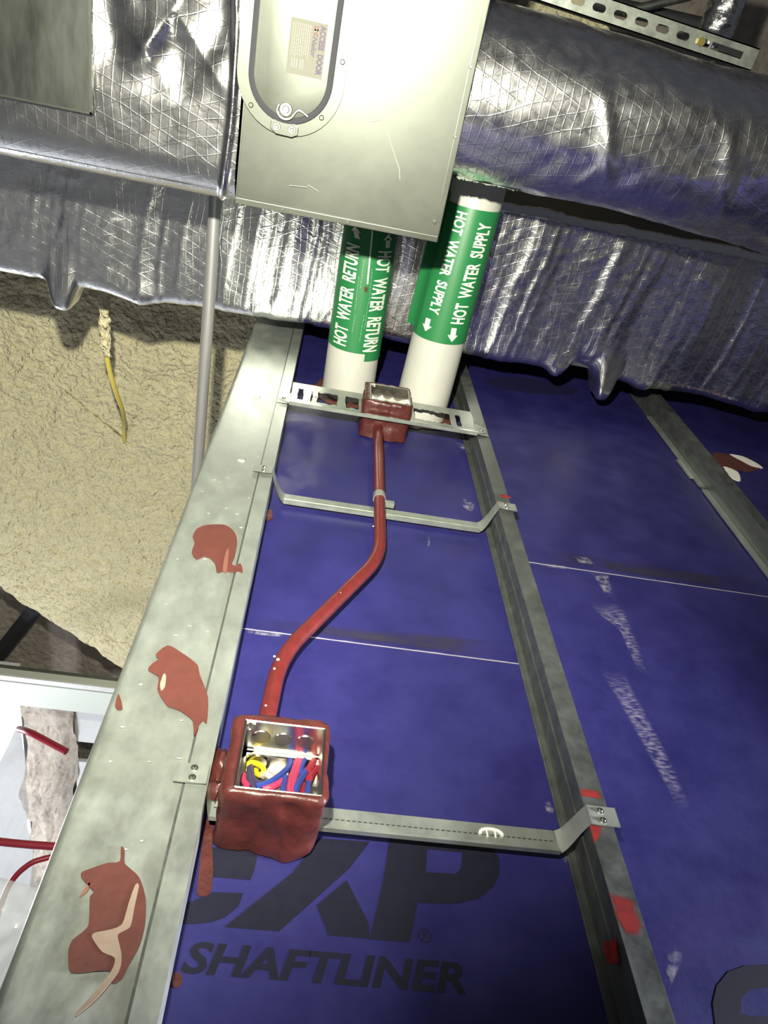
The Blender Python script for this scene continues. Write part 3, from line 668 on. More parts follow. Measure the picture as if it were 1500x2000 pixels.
# ------------------------------------------------------------------ terminal box with access door
tb = thing('terminal_box', (0.0, -0.2, ZD), 'bare sheet steel duct box with an oval access door overhead', 'duct box')
bx0, bx1, by0, by1 = -0.186, 0.188, -0.75, 0.287
n1, n2 = 60, 120; xs = np.linspace(bx0, bx1, n1); ys_ = np.linspace(by0, by1, n2)
A, B = np.meshgrid(xs, ys_, indexing='ij')
P = np.stack([A, B, ZD - 0.002 * np.sin((A - bx0) / (bx1 - bx0) * math.pi) + 0.0006 * fbm(A * 5, B * 5, 161, 2) + 0.007 - 0.028 * (A - bx0)], 2)
MB().grid(P).build('bottom_panel', m_sheet, tb, smooth=True)
zt_ = ZD + 0.24
MB().box((bx0, by1 - 0.002, ZD + 0.003), (bx1, by1, zt_)).box((bx1 - 0.002, by0, ZD + 0.003), (bx1, by1, zt_)).box((bx0, by0, ZD + 0.003), (bx0 + 0.002, by1, zt_)).box((bx0, by0, zt_ - 0.002), (bx1, by1, zt_)).build('casing', m_sheet, tb)
MB().box((bx0, by1 - 0.009, ZD - 0.0045), (bx1 + 0.002, by1 + 0.002, ZD - 0.001)).build('front_hem', m_sheet, tb, bevel=0.0012)
MB().box((bx1 - 0.008, by0, ZD - 0.0035), (bx1 + 0.003, by1 + 0.002, ZD + 0.001)).build('side_hem', m_sheet, tb, bevel=0.0012)
for (a_, b_) in ((553, 408), (679, 434), (849, 434), (919, 130), (889, 267)):
    c = at(a_, b_, Z=ZD - 0.004)
    MB().disc(c, (0, 0, -1), 0.0036, 0.0035, 8, 0.0028).build('screw', m_box, tb, smooth=True)
# access door: ring, gasket, plate, cam lock, sticker
ox, oy = -0.1105, 0.073
def oval(r, r_in, z0, z1, n=24, yend=-0.32):
    def out(rr): 
        arc = [(ox + rr * math.cos(a), oy + rr * math.sin(a)) for a in np.linspace(0, math.pi, n)]
        arc2 = [(ox - rr * math.cos(a), yend - rr * math.sin(a)) for a in np.linspace(0, math.pi, n)]
        return arc + arc2
    o_ = out(r); m_ = len(o_); mb = MB()
    if r_in is None:
        return mb.prism([(x, y, z0) for x, y in o_], (0, 0, z1 - z0))
    i_ = out(r_in)
    vs = [(x, y, z) for z in (z0, z1) for L in (o_, i_) for x, y in L]
    fs = []
    for k in range(m_):
        j = (k + 1) % m_
        fs += [(k, j, m_ + j, m_ + k), (2 * m_ + k, 3 * m_ + k, 3 * m_ + j, 2 * m_ + j), (k, 2 * m_ + k, 2 * m_ + j, j), (m_ + k, m_ + j, 3 * m_ + j, 3 * m_ + k)]
    return mb.add(vs, fs)
door = oval(0.0615, None, ZD - 0.001, ZD - 0.010).build('access_door', m_sheet, tb, smooth=True, bevel=0.002)
tag(door, 'oval steel access door with a grey gasket and sticker')
oval(0.0705, 0.0605, ZD - 0.001, ZD - 0.008).build('gasket', m_gasket, door, smooth=True, bevel=0.002)
oval(0.090, 0.0705, ZD - 0.0005, ZD - 0.0030).build('door_frame', m_sheet, tb, bevel=0.0004)
lk = at(558, 214, Z=ZD - 0.014)
k_ = MB().disc((lk[0], lk[1], ZD - 0.009), (0, 0, -1), 0.0115, 0.004, 24, 0.010).disc((lk[0], lk[1], ZD - 0.013), (0, 0, -1), 0.0062, 0.003, 20, 0.005)
k_.build('cam_lock', m_box, door, smooth=True)
# curved latch lip around the lock
lp = [np.array((lk[0] - 0.013, lk[1] - 0.004, ZD - 0.012))] + [np.array((lk[0] - 0.015 * math.cos(a), lk[1] + 0.015 * math.sin(a), ZD - 0.012)) for a in np.linspace(0.2, math.pi * 0.86, 9)] + [np.array((lk[0] + 0.022, lk[1] - 0.003, ZD - 0.012)), np.array((lk[0] + 0.038, lk[1] + 0.004, ZD - 0.010))]
MB().tube(smooth_path(lp, 4), 0.0022, 6).build('latch_lip', m_box, door, smooth=True)
tabm = MB().prism([(x, y, ZD - 0.0050) for x, y in [(-0.136, 0.143), (-0.125, 0.138), (-0.098, 0.139), (-0.088, 0.146), (-0.088, 0.158), (-0.098, 0.163), (-0.126, 0.162), (-0.136, 0.155)]], (0, 0, -0.0025)).build('latch_plate', m_sheet, tb, bevel=0.001)
for x in (-0.125, -0.099):
    MB().disc((x, 0.151, ZD - 0.007), (0, 0, -1), 0.0068, 0.002, 16, 0.006).disc((x, 0.151, ZD - 0.009), (0, 0, -1), 0.0035, 0.0022, 10, 0.0025).build('screw', m_box, tb, smooth=True)
for p in ((669, 121), (628, 230), (490, 205)):
    c = at(*p, Z=ZD - 0.0045); MB().disc(c, (0, 0, -1), 0.0042, 0.0014, 14, 0.003).build('rivet', m_sheet, tb, smooth=True)
sx0, sx1, sy0, sy1 = -0.1195, -0.0595, -0.012, 0.067; zs_ = ZD - 0.0105
MB().box((sx0, sy0, zs_), (sx1, sy1, zs_ + 0.0004)).build('sticker', m_sticker, door)
def sticker_text(body, x_base, x_top, y0, y1, m, **kw):
    V, F = text2d(body, **kw); L = V[:, 0].max()
    vs = [(x_base + (x_top - x_base) * v, y0 + (y1 - y0) * u / L, zs_ - 0.0003) for u, v in V]
    MB().add(vs, F).build('lettering', m, door)
sticker_text('ACCESS  DOOR', -0.0715, -0.0615, -0.009, 0.062, m_purple_ink, bold=0.045)
sticker_text('Nailor', -0.0825, -0.0740, 0.009, 0.038, m_purple_ink, shear=0.25, bold=0.02)
lg = MB()
for (xa, xb, ya, yb) in ((-0.081, -0.0785, -0.007, 0.0), (-0.0765, -0.074, -0.007, 0.0), (-0.081, -0.074, -0.002, 0.0), (-0.0785, -0.0765, 0.0015, 0.004), (-0.081, -0.0785, 0.003, 0.0085), (-0.0765, -0.074, 0.0035, 0.0085)):
    lg.box((xa, ya, zs_ - 0.0004), (xb, yb, zs_ - 0.0001))
lg.build('emblem', m_red_ink, door)
fp = MB(); r2 = np.random.default_rng(5)
for x in np.linspace(-0.0875, -0.115, 9):
    y = -0.006
    while y < 0.036 + 0.006 * r2.random():
        w = r2.uniform(0.002, 0.006); fp.box((x, y, zs_ - 0.0003), (x + 0.0009, y + w, zs_ - 0.0001)); y += w + 0.0012
for x in (-0.094, -0.098, -0.104, -0.108, -0.112):
    fp.box((x, 0.044, zs_ - 0.0003), (x + 0.0012, 0.058, zs_ - 0.0001))
o = fp.build('fine_print', m_grey_ink, door); o['kind'] = 'stuff'
# scratches on the sheet
for q in ([(755, 255), (770, 300), (780, 330), (781, 350)], [(725, 238), (745, 233)], [(792, 217), (808, 205), (818, 206)], [(784, 190), (800, 172)], [(565, 362), (600, 366)], [(601, 361), (622, 374)]):
    MB().tube([at(x, y, Z=ZD - 0.0024) for x, y in q], 0.0006, 4).build('scratch', m_fleck, tb)

# ------------------------------------------------------------------ insulated pipes through the wall
class Pipe:
    """a pipe that runs mostly along Y: centre line through two points, radius easing from the wall to the near end"""
    def __init__(p, A, B, ra, rb): p.A, p.B, p.ra, p.rb = np.array(A), np.array(B), ra, rb
    def at(p, y):
        u = (y - p.A[1]) / (p.B[1] - p.A[1]); c = p.A + (p.B - p.A) * u
        return c[0], c[2], p.ra + (p.rb - p.ra) * min(max(u, -0.3), 1.3)
def cyl_hit(px, py, P, lift=0.0):
    d = ray(px, py); y = 0.5
    for _ in range(8):
        xc, zc, r = P.at(y); r += lift
        a = d[0] ** 2 + d[2] ** 2; b = -2 * (d[0] * xc + d[2] * zc); c = xc * xc + zc * zc - r * r
        t = (-b - math.sqrt(max(0, b * b - 4 * a * c))) / (2 * a); p = d * t; y = p[1]
    return np.array([math.atan2(p[0] - xc, -(p[2] - zc)), p[1]])     # (angle from straight down, y)
def cyl_pt(phi, y, P, lift=0.0):
    xc, zc, r = P.at(y); r += lift
    return (xc + r * math.sin(phi), y, zc - r * math.cos(phi))
def pipe(P, y_near, label):
    xc, zc, r = P.at(YW)
    t = thing('insulated_pipe', (xc, YW, zc - r), label, 'pipe')
    yy = list(np.linspace(YW + 0.05, y_near, 24)); n = 56
    mb = MB().grid(np.array([[cyl_pt(2 * math.pi * k / n, y, P) for k in range(n)] for y in yy]), closed_v=True)
    mb.f.append(list(range(23 * n, 24 * n))); mb.build('jacket', m_white, t, smooth=True)
    n = 64; G = []
    for k in range(n):
        a = 2 * math.pi * k / n
        G.append([cyl_pt(a, YW - 0.0005, P, -0.004), cyl_pt(a, YW - 0.001, P, 0.020 + 0.022 * (vn(k * 0.35, 2, 5) + 0.3)), cyl_pt(a, YW - 0.003, P, 0.012 + 0.006 * vn(k * 0.5, 1, 6)), cyl_pt(a, YW - 0.004, P, 0.001)])
    MB().grid(np.array(G), closed_u=True).build('firestop_ring', m_smear, t, smooth=True)
    return t
def label_band(t, P, lift, y0, y1, ph0, ph1, flap=0.0, name='pipe_label'):
    rows = []
    for y in np.linspace(y0, y1, 10):
        row = []
        if flap:
            base = np.array(cyl_pt(ph0, y, P, lift)); tg = np.array([-math.cos(ph0), 0, -math.sin(ph0)]); nr = np.array([math.sin(ph0), 0, -math.cos(ph0)])
            for s_ in (1.0, 0.75, 0.5, 0.25): row.append(base + tg * flap * s_ + nr * 0.010 * s_ * s_)
        row += [np.array(cyl_pt(a, y, P, lift)) for a in np.linspace(ph0, ph1, 60)]
        rows.append(row)
    return MB().grid(np.array(rows)).build(name, m_green, t, smooth=True)
def pipe_text(body, p0, p1, ptop, P, lift, parent, bold=0.030):
    a0, a1, at_ = cyl_hit(*p0, P, lift), cyl_hit(*p1, P, lift), cyl_hit(*ptop, P, lift)
    V, F = text2d(body, 0, bold, 1.02, cell=0.12); L = V[:, 0].max()
    dphi = at_[0] - a0[0]
    vs = [cyl_pt(a0[0] + (a1[0] - a0[0]) * u / L + dphi * v, a0[1] + (a1[1] - a0[1]) * u / L, P, lift + 0.0006) for u, v in V]
    MB().add(vs, F).build('lettering', m_letter, parent)
def pipe_poly(px, P, lift, parent, name, m):
    pts = [cyl_pt(*cyl_hit(x, y, P, lift), P, lift + 0.0008) for x, y in px]
    MB().add(pts, [list(range(len(pts)))]).build(name, m, parent)
def arrow(tip, tail, P, lift, parent, w=1.35):
    a, b = cyl_hit(*tip, P, lift), cyl_hit(*tail, P, lift)
    y0, y1 = a[1], b[1]; ym = y0 + (y1 - y0) * 0.48
    q = [(0, y0), (0.15 * w, ym), (0.075 * w, ym), (0.075 * w, y1), (-0.075 * w, y1), (-0.075 * w, ym), (-0.15 * w, ym)]
    ph = lambda y: a[0] + (b[0] - a[0]) * (y - y0) / (y1 - y0)
    MB().add([cyl_pt(ph(y) + d, y, P, lift + 0.0007) for d, y in q], [[0, 1, 2, 3, 4, 5, 6]]).build('flow_arrow', m_letter, parent)
LP = Pipe(at(688, 701, Z=1.85), at(723.5, 453, Z=1.882), 0.0660, 0.0635)
RP = Pipe(at(855, 666.5, Z=1.805), at(919, 422.5, Z=1.835), 0.0655, 0.0635)
pL = pipe(LP, 0.02, 'white insulated pipe on the left with a green HOT WATER RETURN label')
pR = pipe(RP, 0.10, 'white insulated pipe on the right with a green HOT WATER SUPPLY label')
y_end = cyl_hit(690, 694, LP)[1]
s_px = cyl_hit(712, 692, LP)
l1 = label_band(pL, LP, 0.0012, 0.12, y_end - 0.006, -1.9, s_px[0] + 0.12)
l2 = label_band(pL, LP, 0.0022, 0.12, y_end + 0.012, s_px[0], 1.9)
LL = 0.0024
pipe_text('HOT  WATER  RETURN', (675.5, 677), (704, 481), (650.5, 668), LP, LL, l1)
pipe_text('HOT  WATER  RETURN', (739, 490), (707.5, 687), (765, 494), LP, LL, l2)
arrow((693, 441), (698, 466), LP, LL, l1); arrow((759, 456), (757, 484), LP, LL, l2)
pipe_poly([(726, 450), (729, 451), (719, 555), (716, 555)], LP, LL, l2, 'label_seam', m_letter)
pipe_poly([(711, 561), (716, 559), (719, 564), (717, 570), (712, 570)], LP, LL, l2, 'rust_spot', mat('rust_spot', (0.06, 0.025, 0.01), rough=0.8))
m_fine = mat('pale_fine_print', (0.16, 0.30, 0.18), rough=0.4)
def fine(P, px_a, px_b, parent):
    a, b = cyl_hit(*px_a, P, LL), cyl_hit(*px_b, P, LL); mb = MB(); y = a[1]; sgn = 1 if b[1] > a[1] else -1
    while (b[1] - y) * sgn > 0:
        w = r2.uniform(0.003, 0.009) * sgn; ph = a[0] + (b[0] - a[0]) * (y - a[1]) / (b[1] - a[1])
        mb.add([cyl_pt(ph - 0.010, y, P, LL + .0005), cyl_pt(ph + 0.010, y, P, LL + .0005), cyl_pt(ph + 0.010, y + w, P, LL + .0005), cyl_pt(ph - 0.010, y + w, P, LL + .0005)], [(0, 1, 2, 3)]); y += w + 0.0018 * sgn
    o = mb.build('fine_print', m_fine, parent); o['kind'] = 'stuff'
for a_, b_, l_ in (((711, 508), (704, 560), l1), ((701, 540), (694, 605), l1), ((694, 615), (688, 648), l1), ((727, 525), (721, 590), l2), ((719, 590), (712, 640), l2), ((711, 615), (703, 662), l2)):
    fine(LP, a_, b_, l_)
y_e = cyl_hit(850, 668, RP)[1]; y_s = cyl_hit(925, 408, RP)[1]
l3 = label_band(pR, RP, 0.0015, y_s, y_e, -1.75, 1.6)
l4 = label_band(pR, RP, 0.0025, y_s - 0.02, y_e - 0.012, -1.32, -1.2, flap=0.034)
RL = 0.0020
pipe_text('HOT  WATER  SUPPLY', (893, 411), (837, 609), (914, 418), RP, RL, l3)
pipe_text('HOT  WATER  SUPPLY', (905, 633), (961, 437), (881, 625), RP, RL, l3)
arrow((831, 647), (837, 622), RP, RL, l3); arrow((882, 668), (887, 641), RP, RL, l3)

# ------------------------------------------------------------------ conduit passing over the left duct
ec = thing('steel_conduit', (-0.27, 0.9, 1.80), 'plain grey steel conduit running past the left jamb', 'conduit')
MB().tube([(-0.272, 0.33, 1.805), (-0.270, 0.6, 1.805), (-0.268, 1.75, 1.805)], 0.0145, 20).build('tube', m_emt, ec, smooth=True)

# ------------------------------------------------------------------ box brackets and straps
YB = YS - 0.005
bk = thing('box_bracket', (0.17, YB, 1.58), 'slotted steel bracket spanning two studs behind the upper junction box', 'bracket')
z0, z1 = 1.582, 1.712; xa, xb = -0.045, 0.393
def zline(x, f): return z0 + (z1 - z0) * f
rail = MB(); r3 = np.random.default_rng(9)
def ragged(x0, x1, za, zb, top_r, bot_r):
    n = max(6, int((x1 - x0) / 0.006)); xs = np.linspace(x0, x1, n)
    up_ = [(x, YB, zb + (r3.uniform(-0.005, 0.003) if top_r else 0)) for x in xs]; dn = [(x, YB, za + (r3.uniform(-0.003, 0.005) if bot_r else 0)) for x in xs]
    return dn + up_[::-1]
MB().prism(ragged(xa, xb, z1 - 0.034, z1 - 0.0, False, True), (0, 0.0014, 0)).build('upper_rail', m_galv, bk)
MB().prism(ragged(xa, xb, z0, z0 + 0.036, True, False), (0, 0.0014, 0)).box((xa, YB - 0.008, z0 - 0.0012), (xb, YB, z0)).build('lower_rail', m_galv, bk)
MB().box((xa, YB - 0.008, z0), (xb, YB - 0.0072, z0 + 0.004)).build('rolled_lip', m_box, bk)
for xl, xr in ((-0.044, -0.030), (-0.017, 0.0015), (0.0047, 0.0164), (0.063, 0.083), (0.1146, 0.128), (0.238, 0.247), (0.335, 0.349), (0.361, 0.393)):
    ed = [(xl + r3.uniform(-.0015, .0015), YB - 0.0008, z) for z in np.linspace(z0 + 0.012, z1 - 0.012, 7)] + [(xr + r3.uniform(-.0015, .0015), YB - 0.0008, z) for z in np.linspace(z1 - 0.012, z0 + 0.012, 7)]
    MB().prism(ed, (0, 0.0018, 0)).build('cross_bar', m_galv, bk)
MB().disc((0.0105, YB - 0.001, (z0 + z1) / 2), (0, -1, 0), 0.004, 0.002, 12, 0.003).build('dimple', m_galv, bk, smooth=True)
for s_, x in ((-1, xa), (1, xb)):
    MB().prism([(x, YB, z0 + 0.005), (x + s_ * 0.028, YS - 0.003, z0 + 0.006), (x + s_ * 0.028, YS - 0.003, z0 + 0.05), (x, YB, z0 + 0.06)], (0, -0.0012, 0)).build('mounting_ear', m_galv, bk)
    MB().disc((x + s_ * 0.014, YS - 0.005, z0 + 0.030), (0, -1, 0), 0.0045, 0.003, 12, 0.0035).build('screw', m_box, bk, smooth=True)
    MB().prism([(x, YB - 0.002, z0 - 0.001), (x + s_ * 0.024, YB - 0.004, z0 + 0.010), (x, YB - 0.002, z0 + 0.006)], (0, -0.001, 0)).build('bent_tip', m_galv_d, bk)

def strap(zc, h, x0, x1, ly, label, dashes, slot):
    t = thing('box_strap', ((x0 + x1) / 2, ly, zc - h / 2), label, 'strap')
    MB().box((x0, ly - 0.0014, zc - h / 2), (x1, ly, zc + h / 2)).box((x0, ly - 0.007, zc - h / 2 - 0.001), (x1, ly, zc - h / 2)).box((x0, ly - 0.007, zc - h / 2), (x1, ly - 0.0062, zc - h / 2 + 0.002)).build('bar', m_galv, t)
    if dashes:
        mb = MB(); x = x0 + 0.003
        while x < x1 - 0.004:
            mb.box((x, ly - 0.0018, zc - 0.0007), (x + 0.0042, ly - 0.0013, zc + 0.0007)); x += 0.0066
        o = mb.build('perforations', m_black, t); o['kind'] = 'stuff'
    else:
        MB().box((x0, ly - 0.0024, zc - 0.002), (x1, ly - 0.0013, zc + 0.001)).build('rolled_rib', m_galv, t)
    if slot is not None:
        mb = MB(); sx = slot
        mb.tube([(sx + 0.0135 * math.cos(a), ly - 0.003, zc + 0.001 + 0.006 * math.sin(a)) for a in np.linspace(-0.3, math.pi + 0.3, 12)], 0.0022, 6)
        mb.tube([(sx - 0.005, ly - 0.003, zc + 0.005), (sx - 0.005, ly - 0.003, zc - 0.004)], 0.0012, 5).tube([(sx + 0.005, ly - 0.003, zc + 0.005), (sx + 0.005, ly - 0.003, zc - 0.004)], 0.0012, 5)
        mb.build('plaster_blob', m_chip, t)
    for s_, x, xf in ((-1, x0, -0.050), (1, x1, X2 + 0.001)):
        ztab = zc + 0.012
        L_ = MB(); n = 8; rows = []
        for k in range(n + 1):
            u = k / n; e = u * u * (3 - 2 * u)
            xx = x + (xf - x) * u; yy = ly - 0.001 + (YS - 0.004 - ly) * (u ** 1.6)
            rows.append([(xx, yy, zc - h / 2 + (ztab - 0.013 - (zc - h / 2)) * e), (xx, yy, zc + h / 2 + (ztab + 0.013 - (zc + h / 2)) * e)])
        for k in range(3):
            xx = xf + s_ * 0.012 * (k + 1); rows.append([(xx, YS - 0.004, ztab - 0.013), (xx, YS - 0.004, ztab + 0.013)])
        R_ = np.array(rows); mb = MB().grid(R_).grid(R_ + np.array([0, -0.0013, 0]))
        mb.build('bent_leg', m_galv, t, smooth=True)
        for dz in (0.0065, -0.0065):
            MB().disc((xf + s_ * 0.016, YS - 0.0052, ztab + dz), (0, -1, 0), 0.0042, 0.0012, 14).disc((xf + s_ * 0.016, YS - 0.0062, ztab + dz), (0, -1, 0), 0.0030, 0.0025, 10, 0.002).build('screw', m_box, t, smooth=True)
    return t
strap(1.2585, 0.034, -0.021, 0.366, 0.7665, 'narrow steel strap between studs crossing the middle of the red conduit', False, None)
strap(0.5545, 0.030, -0.042, 0.3665, 0.756, 'perforated steel strap between studs behind the lower junction box', True, 0.285)

# ------------------------------------------------------------------ junction boxes
def jbox(x0, x1, z0, z1, yf, yb, label, seed, sag, pad=(0.010, 0.003, 0.005, 0.009)):
    t = thing('junction_box', ((x0 + x1) / 2, yb, z0), label, 'junction box')
    ix0, ix1, iz0, iz1 = x0 + 0.003, x1 - 0.003, z0 + 0.003, z1 - 0.003
    # putty pads: sleeve with rounded corners, rolled over the front rim
    n = 96; th = np.linspace(0, 2 * math.pi, n + 1)[:-1]
    cx_, cz_ = (x0 + x1) / 2, (z0 + z1) / 2; hw, hh = (x1 - x0) / 2, (z1 - z0) / 2
    def rrect(hw, hh, r):
        out = []
        for a in th:
            c, s = math.cos(a), math.sin(a); k = 1 / max(abs(c) / hw, abs(s) / hh); p = np.array([c * k, s * k])
            q = np.clip(p, [-(hw - r), -(hh - r)], [hw - r, hh - r]); d = p - q; L = np.linalg.norm(d)
            out.append(q + d / L * r if L > 1e-9 else p)
        return np.array(out)
    outer = rrect(hw, hh, 0.011)
    outer = outer + np.stack([np.where(outer[:, 0] < 0, -pad[0], pad[1]) * np.clip(np.abs(outer[:, 0]) / hw * 1.3, 0, 1), np.where(outer[:, 1] < 0, -pad[2], pad[3]) * np.clip(np.abs(outer[:, 1]) / hh * 1.3, 0, 1)], 1); inner = rrect((ix1 - ix0) / 2, (iz1 - iz0) / 2, 0.004)
    ys_ = np.linspace(yb, yf, 16); P = np.zeros((n, 16 + 3, 3))
    for k in range(n):
        for j, y in enumerate(ys_):
            f = 1 + 0.10 * fbm(np.array(k * 0.22), np.array(y * 45.0), seed, 3)
            o_ = outer[k] * f
            flare = 0.010 * max(0, (y - yb + 0.02) / 0.02) if False else 0.0
            dz = -sag * math.exp(-((outer[k][0] - hw * 0.35) / (hw * 0.45)) ** 2) * max(0, (y - yf) / (yb - yf)) * (1 if outer[k][1] < -hh * 0.8 else 0)
            P[k, j] = (cx_ + o_[0], y, cz_ + o_[1] + dz)
        for j, (g, dy) in enumerate(((0.66, -0.002), (0.33, -0.003), (0.0, -0.0015))):
            q = inner[k] * (1 - g) + outer[k] * g
            P[k, 16 + j] = (cx_ + q[0], yf + dy - 0.002 * vn(k * 0.3, j, seed), cz_ + q[1])
    MB().grid(P, closed_u=True).build('putty_pad', m_putty, t, smooth=True, angle=1.2)
    w = 0.0015
    mb = MB().box((ix0, yb - 0.008, iz0), (ix1, yb - 0.008 + w, iz1))
    mb.box((ix0, yf - 0.002, iz0), (ix0 + w, yb - 0.008, iz1)).box((ix1 - w, yf - 0.002, iz0), (ix1, yb - 0.008, iz1))
    mb.box((ix0, yf - 0.002, iz0), (ix1, yb - 0.008, iz0 + w)).box((ix0, yf - 0.002, iz1 - w), (ix1, yb - 0.008, iz1))
    mb.build('steel_box', m_box, t)
    for k in range(3):
        xk = ix0 + (ix1 - ix0) * (0.22 + 0.28 * k)
        MB().disc((xk, yf + 0.021, iz1 - w), (0, 0, -1), 0.0108, 0.0014, 20, 0.0098).build('knockout', m_box_d, t, smooth=True)
    for (xx, zz_) in ((ix0 + 0.006, iz1 - 0.007), (ix1 - 0.006, iz0 + 0.007)):
        MB().box((xx - 0.006, yf, zz_ - 0.005), (xx + 0.006, yf + 0.0015, zz_ + 0.005)).disc((xx, yf, zz_), (0, -1, 0), 0.0035, 0.003, 10, 0.0028).build('cover_tab', m_box, t)
    ym = yf + 0.045; lw_ = 0.007
    mb = MB().box((ix0, ym, iz1 - lw_), (ix1, ym + 0.004, iz1 - w)).box((ix0, ym, iz0), (ix0 + lw_, ym + 0.004, iz1)).box((ix1 - lw_, ym, iz0), (ix1, ym + 0.004, iz1)).box((ix0, ym, iz0 + w), (ix1, ym + 0.004, iz0 + 0.004))
    mb.prism([(ix0, ym, iz1), (ix0 + 0.020, ym, iz1), (ix0, ym, iz1 - 0.018)], (0, 0.004, 0))
    mb.build('inner_flange', m_box, t, bevel=0.001)
    MB().box((ix0 + w, yb - 0.0095, iz0 + w), (ix1 - w, yb - 0.008, iz1 - w)).build('back_plate', m_box_d, t)  # dark colour paints the box's inner shade and brown reflections
    # rolled front edge of the steel
    MB().tube([(ix0, yf - 0.002, iz0), (ix1, yf - 0.002, iz0), (ix1, yf - 0.002, iz1), (ix0, yf - 0.002, iz1), (ix0, yf - 0.002, iz0)], 0.0012, 6).build('rim', m_box, t)
    return t
LB = jbox(-0.021, 0.077, 0.524, 0.622, 0.682, 0.772, 'open junction box packed in red putty at the lower left, full of wires', 201, 0.010)
UBx = jbox(0.133, 0.232, 1.602, 1.703, 0.682, 0.772, 'red putty covered junction box on the slotted bracket between the pipes', 211, 0.004)
# side blobs of putty on the lower box
for px, Yb, sz in (((432, 1500), 0.735, (0.012, 0.02, 0.022)), ((420, 1480), 0.755, (0.010, 0.012, 0.014)), ((425, 1535), 0.75, (0.012, 0.018, 0.02))):
    c = at(*px, Y=Yb); m1, m2 = 18, 12
    u = np.linspace(0, 2 * math.pi, m1 + 1)[:-1]; v = np.linspace(0.05, math.pi - 0.05, m2)
    Ug, Vg = np.meshgrid(u, v, indexing='ij'); f = 1 + 0.3 * fbm(np.cos(Ug) * 2 + 5, Vg * 2, int(px[0]), 3)
    P = np.stack([c[0] + sz[0] * f * np.cos(Ug) * np.sin(Vg), c[1] + sz[1] * f * np.sin(Ug) * np.sin(Vg), c[2] + sz[2] * f * np.cos(Vg)], 2)
    MB().grid(P, closed_u=True).build('putty_lump', m_putty, LB, smooth=True)
# connector inside the lower box
c = at(504, 1478, Y=0.752)
mb = MB()
for k in range(4): mb.disc((c[0], 0.74, c[2] + 0.004 - 0.006 * k), (0, 0, -1), 0.0125 - 0.001 * (k % 2), 0.005, 16)
mb.build('threaded_connector', m_box, LB, smooth=True)
# wires
def wire(kind, px, label, r=0.0026, group=None):
    pts = [at(x, y, Y=Y) for x, y, Y in px]
    o = MB().tube(smooth_path(pts, 5), r, 8).build(kind + '_wire', m_wire[kind], smooth=True)
    return top(o, label, 'wire', group)
def z4(q): return [(450 + x * 0.15333, 1380 + y * 0.15333, Y) for x, y, Y in q]
wire('yellow', z4([(200, 830, .748), (200, 760, .744), (280, 715, .736), (400, 760, .730), (425, 830, .730), (380, 870, .734), (335, 850, .74), (330, 790, .745)]), 'yellow wire curled below the connector in the lower box', 0.0034)
wire('purple', z4([(265, 760, .735), (270, 850, .728), (310, 940, .724), (400, 985, .72), (520, 960, .716), (620, 880, .716)]), 'dark purple wire, the upper of two bent in the lower box', 0.003)
wire('purple', z4([(240, 780, .735), (235, 900, .724), (280, 1000, .716), (380, 1040, .712), (500, 1010, .710)]), 'dark purple wire, the lower of two bent in the lower box', 0.003)
wire('white', z4([(420, 880, .73), (470, 870, .724), (530, 910, .72), (600, 960, .72)]), 'white wire end lying beside the yellow curl', 0.0042)
wire('blue', z4([(790, 560, .742), (770, 660, .734), (740, 770, .724), (640, 870, .714), (500, 965, .708), (330, 1020, .708)]), 'blue wire sweeping left across the lower box', 0.0036)
wire('blue', z4([(700, 900, .712), (685, 980, .704), (670, 1060, .698), (660, 1110, .696)]), 'short blue wire dropping over the left of the pink pair', 0.0034)
wire('blue', z4([(985, 530, .744), (960, 640, .734), (910, 760, .722), (880, 850, .714)]), 'blue wire right of the pink wires, upper length', 0.0034)
wire('blue', z4([(960, 820, .722), (910, 900, .712), (850, 1010, .70), (820, 1100, .695)]), 'bright blue wire in front of the red wires at lower right', 0.0044)
wire('blue', z4([(1000, 970, .716), (985, 1050, .702), (985, 1150, .694)]), 'blue wire end by the lower right screw', 0.0036)
wire('pink', z4([(905, 530, .745), (870, 640, .735), (830, 770, .722), (780, 900, .71), (760, 1010, .70), (755, 1115, .694)]), 'pink wire, left one of the upright pair', 0.0040)
wire('pink', z4([(955, 500, .746), (910, 640, .735), (880, 760, .722), (830, 880, .71), (800, 1000, .70), (785, 1120, .694)]), 'pink wire, right one of the upright pair', 0.0036)
wire('pink', z4([(420, 1060, .708), (520, 1030, .706), (620, 980, .708), (680, 940, .712)]), 'pink wire lying across the bottom of the lower box', 0.004)
wire('pink', z4([(170, 870, .73), (170, 940, .722), (210, 1000, .716)]), 'dull pink wire at the left wall of the lower box', 0.0036)
wire('red', z4([(1110, 640, .738), (1050, 720, .728), (980, 830, .718)]), 'red wire slanting at the right of the lower box', 0.0046)
wire('red', z4([(1115, 740, .736), (1060, 830, .726), (1000, 920, .716)]), 'red wire behind, against the right wall of the lower box', 0.0046)
wire('red', z4([(930, 1000, .712), (915, 1080, .702), (930, 1160, .694)]), 'short red wire end at the bottom right of the lower box', 0.0036)

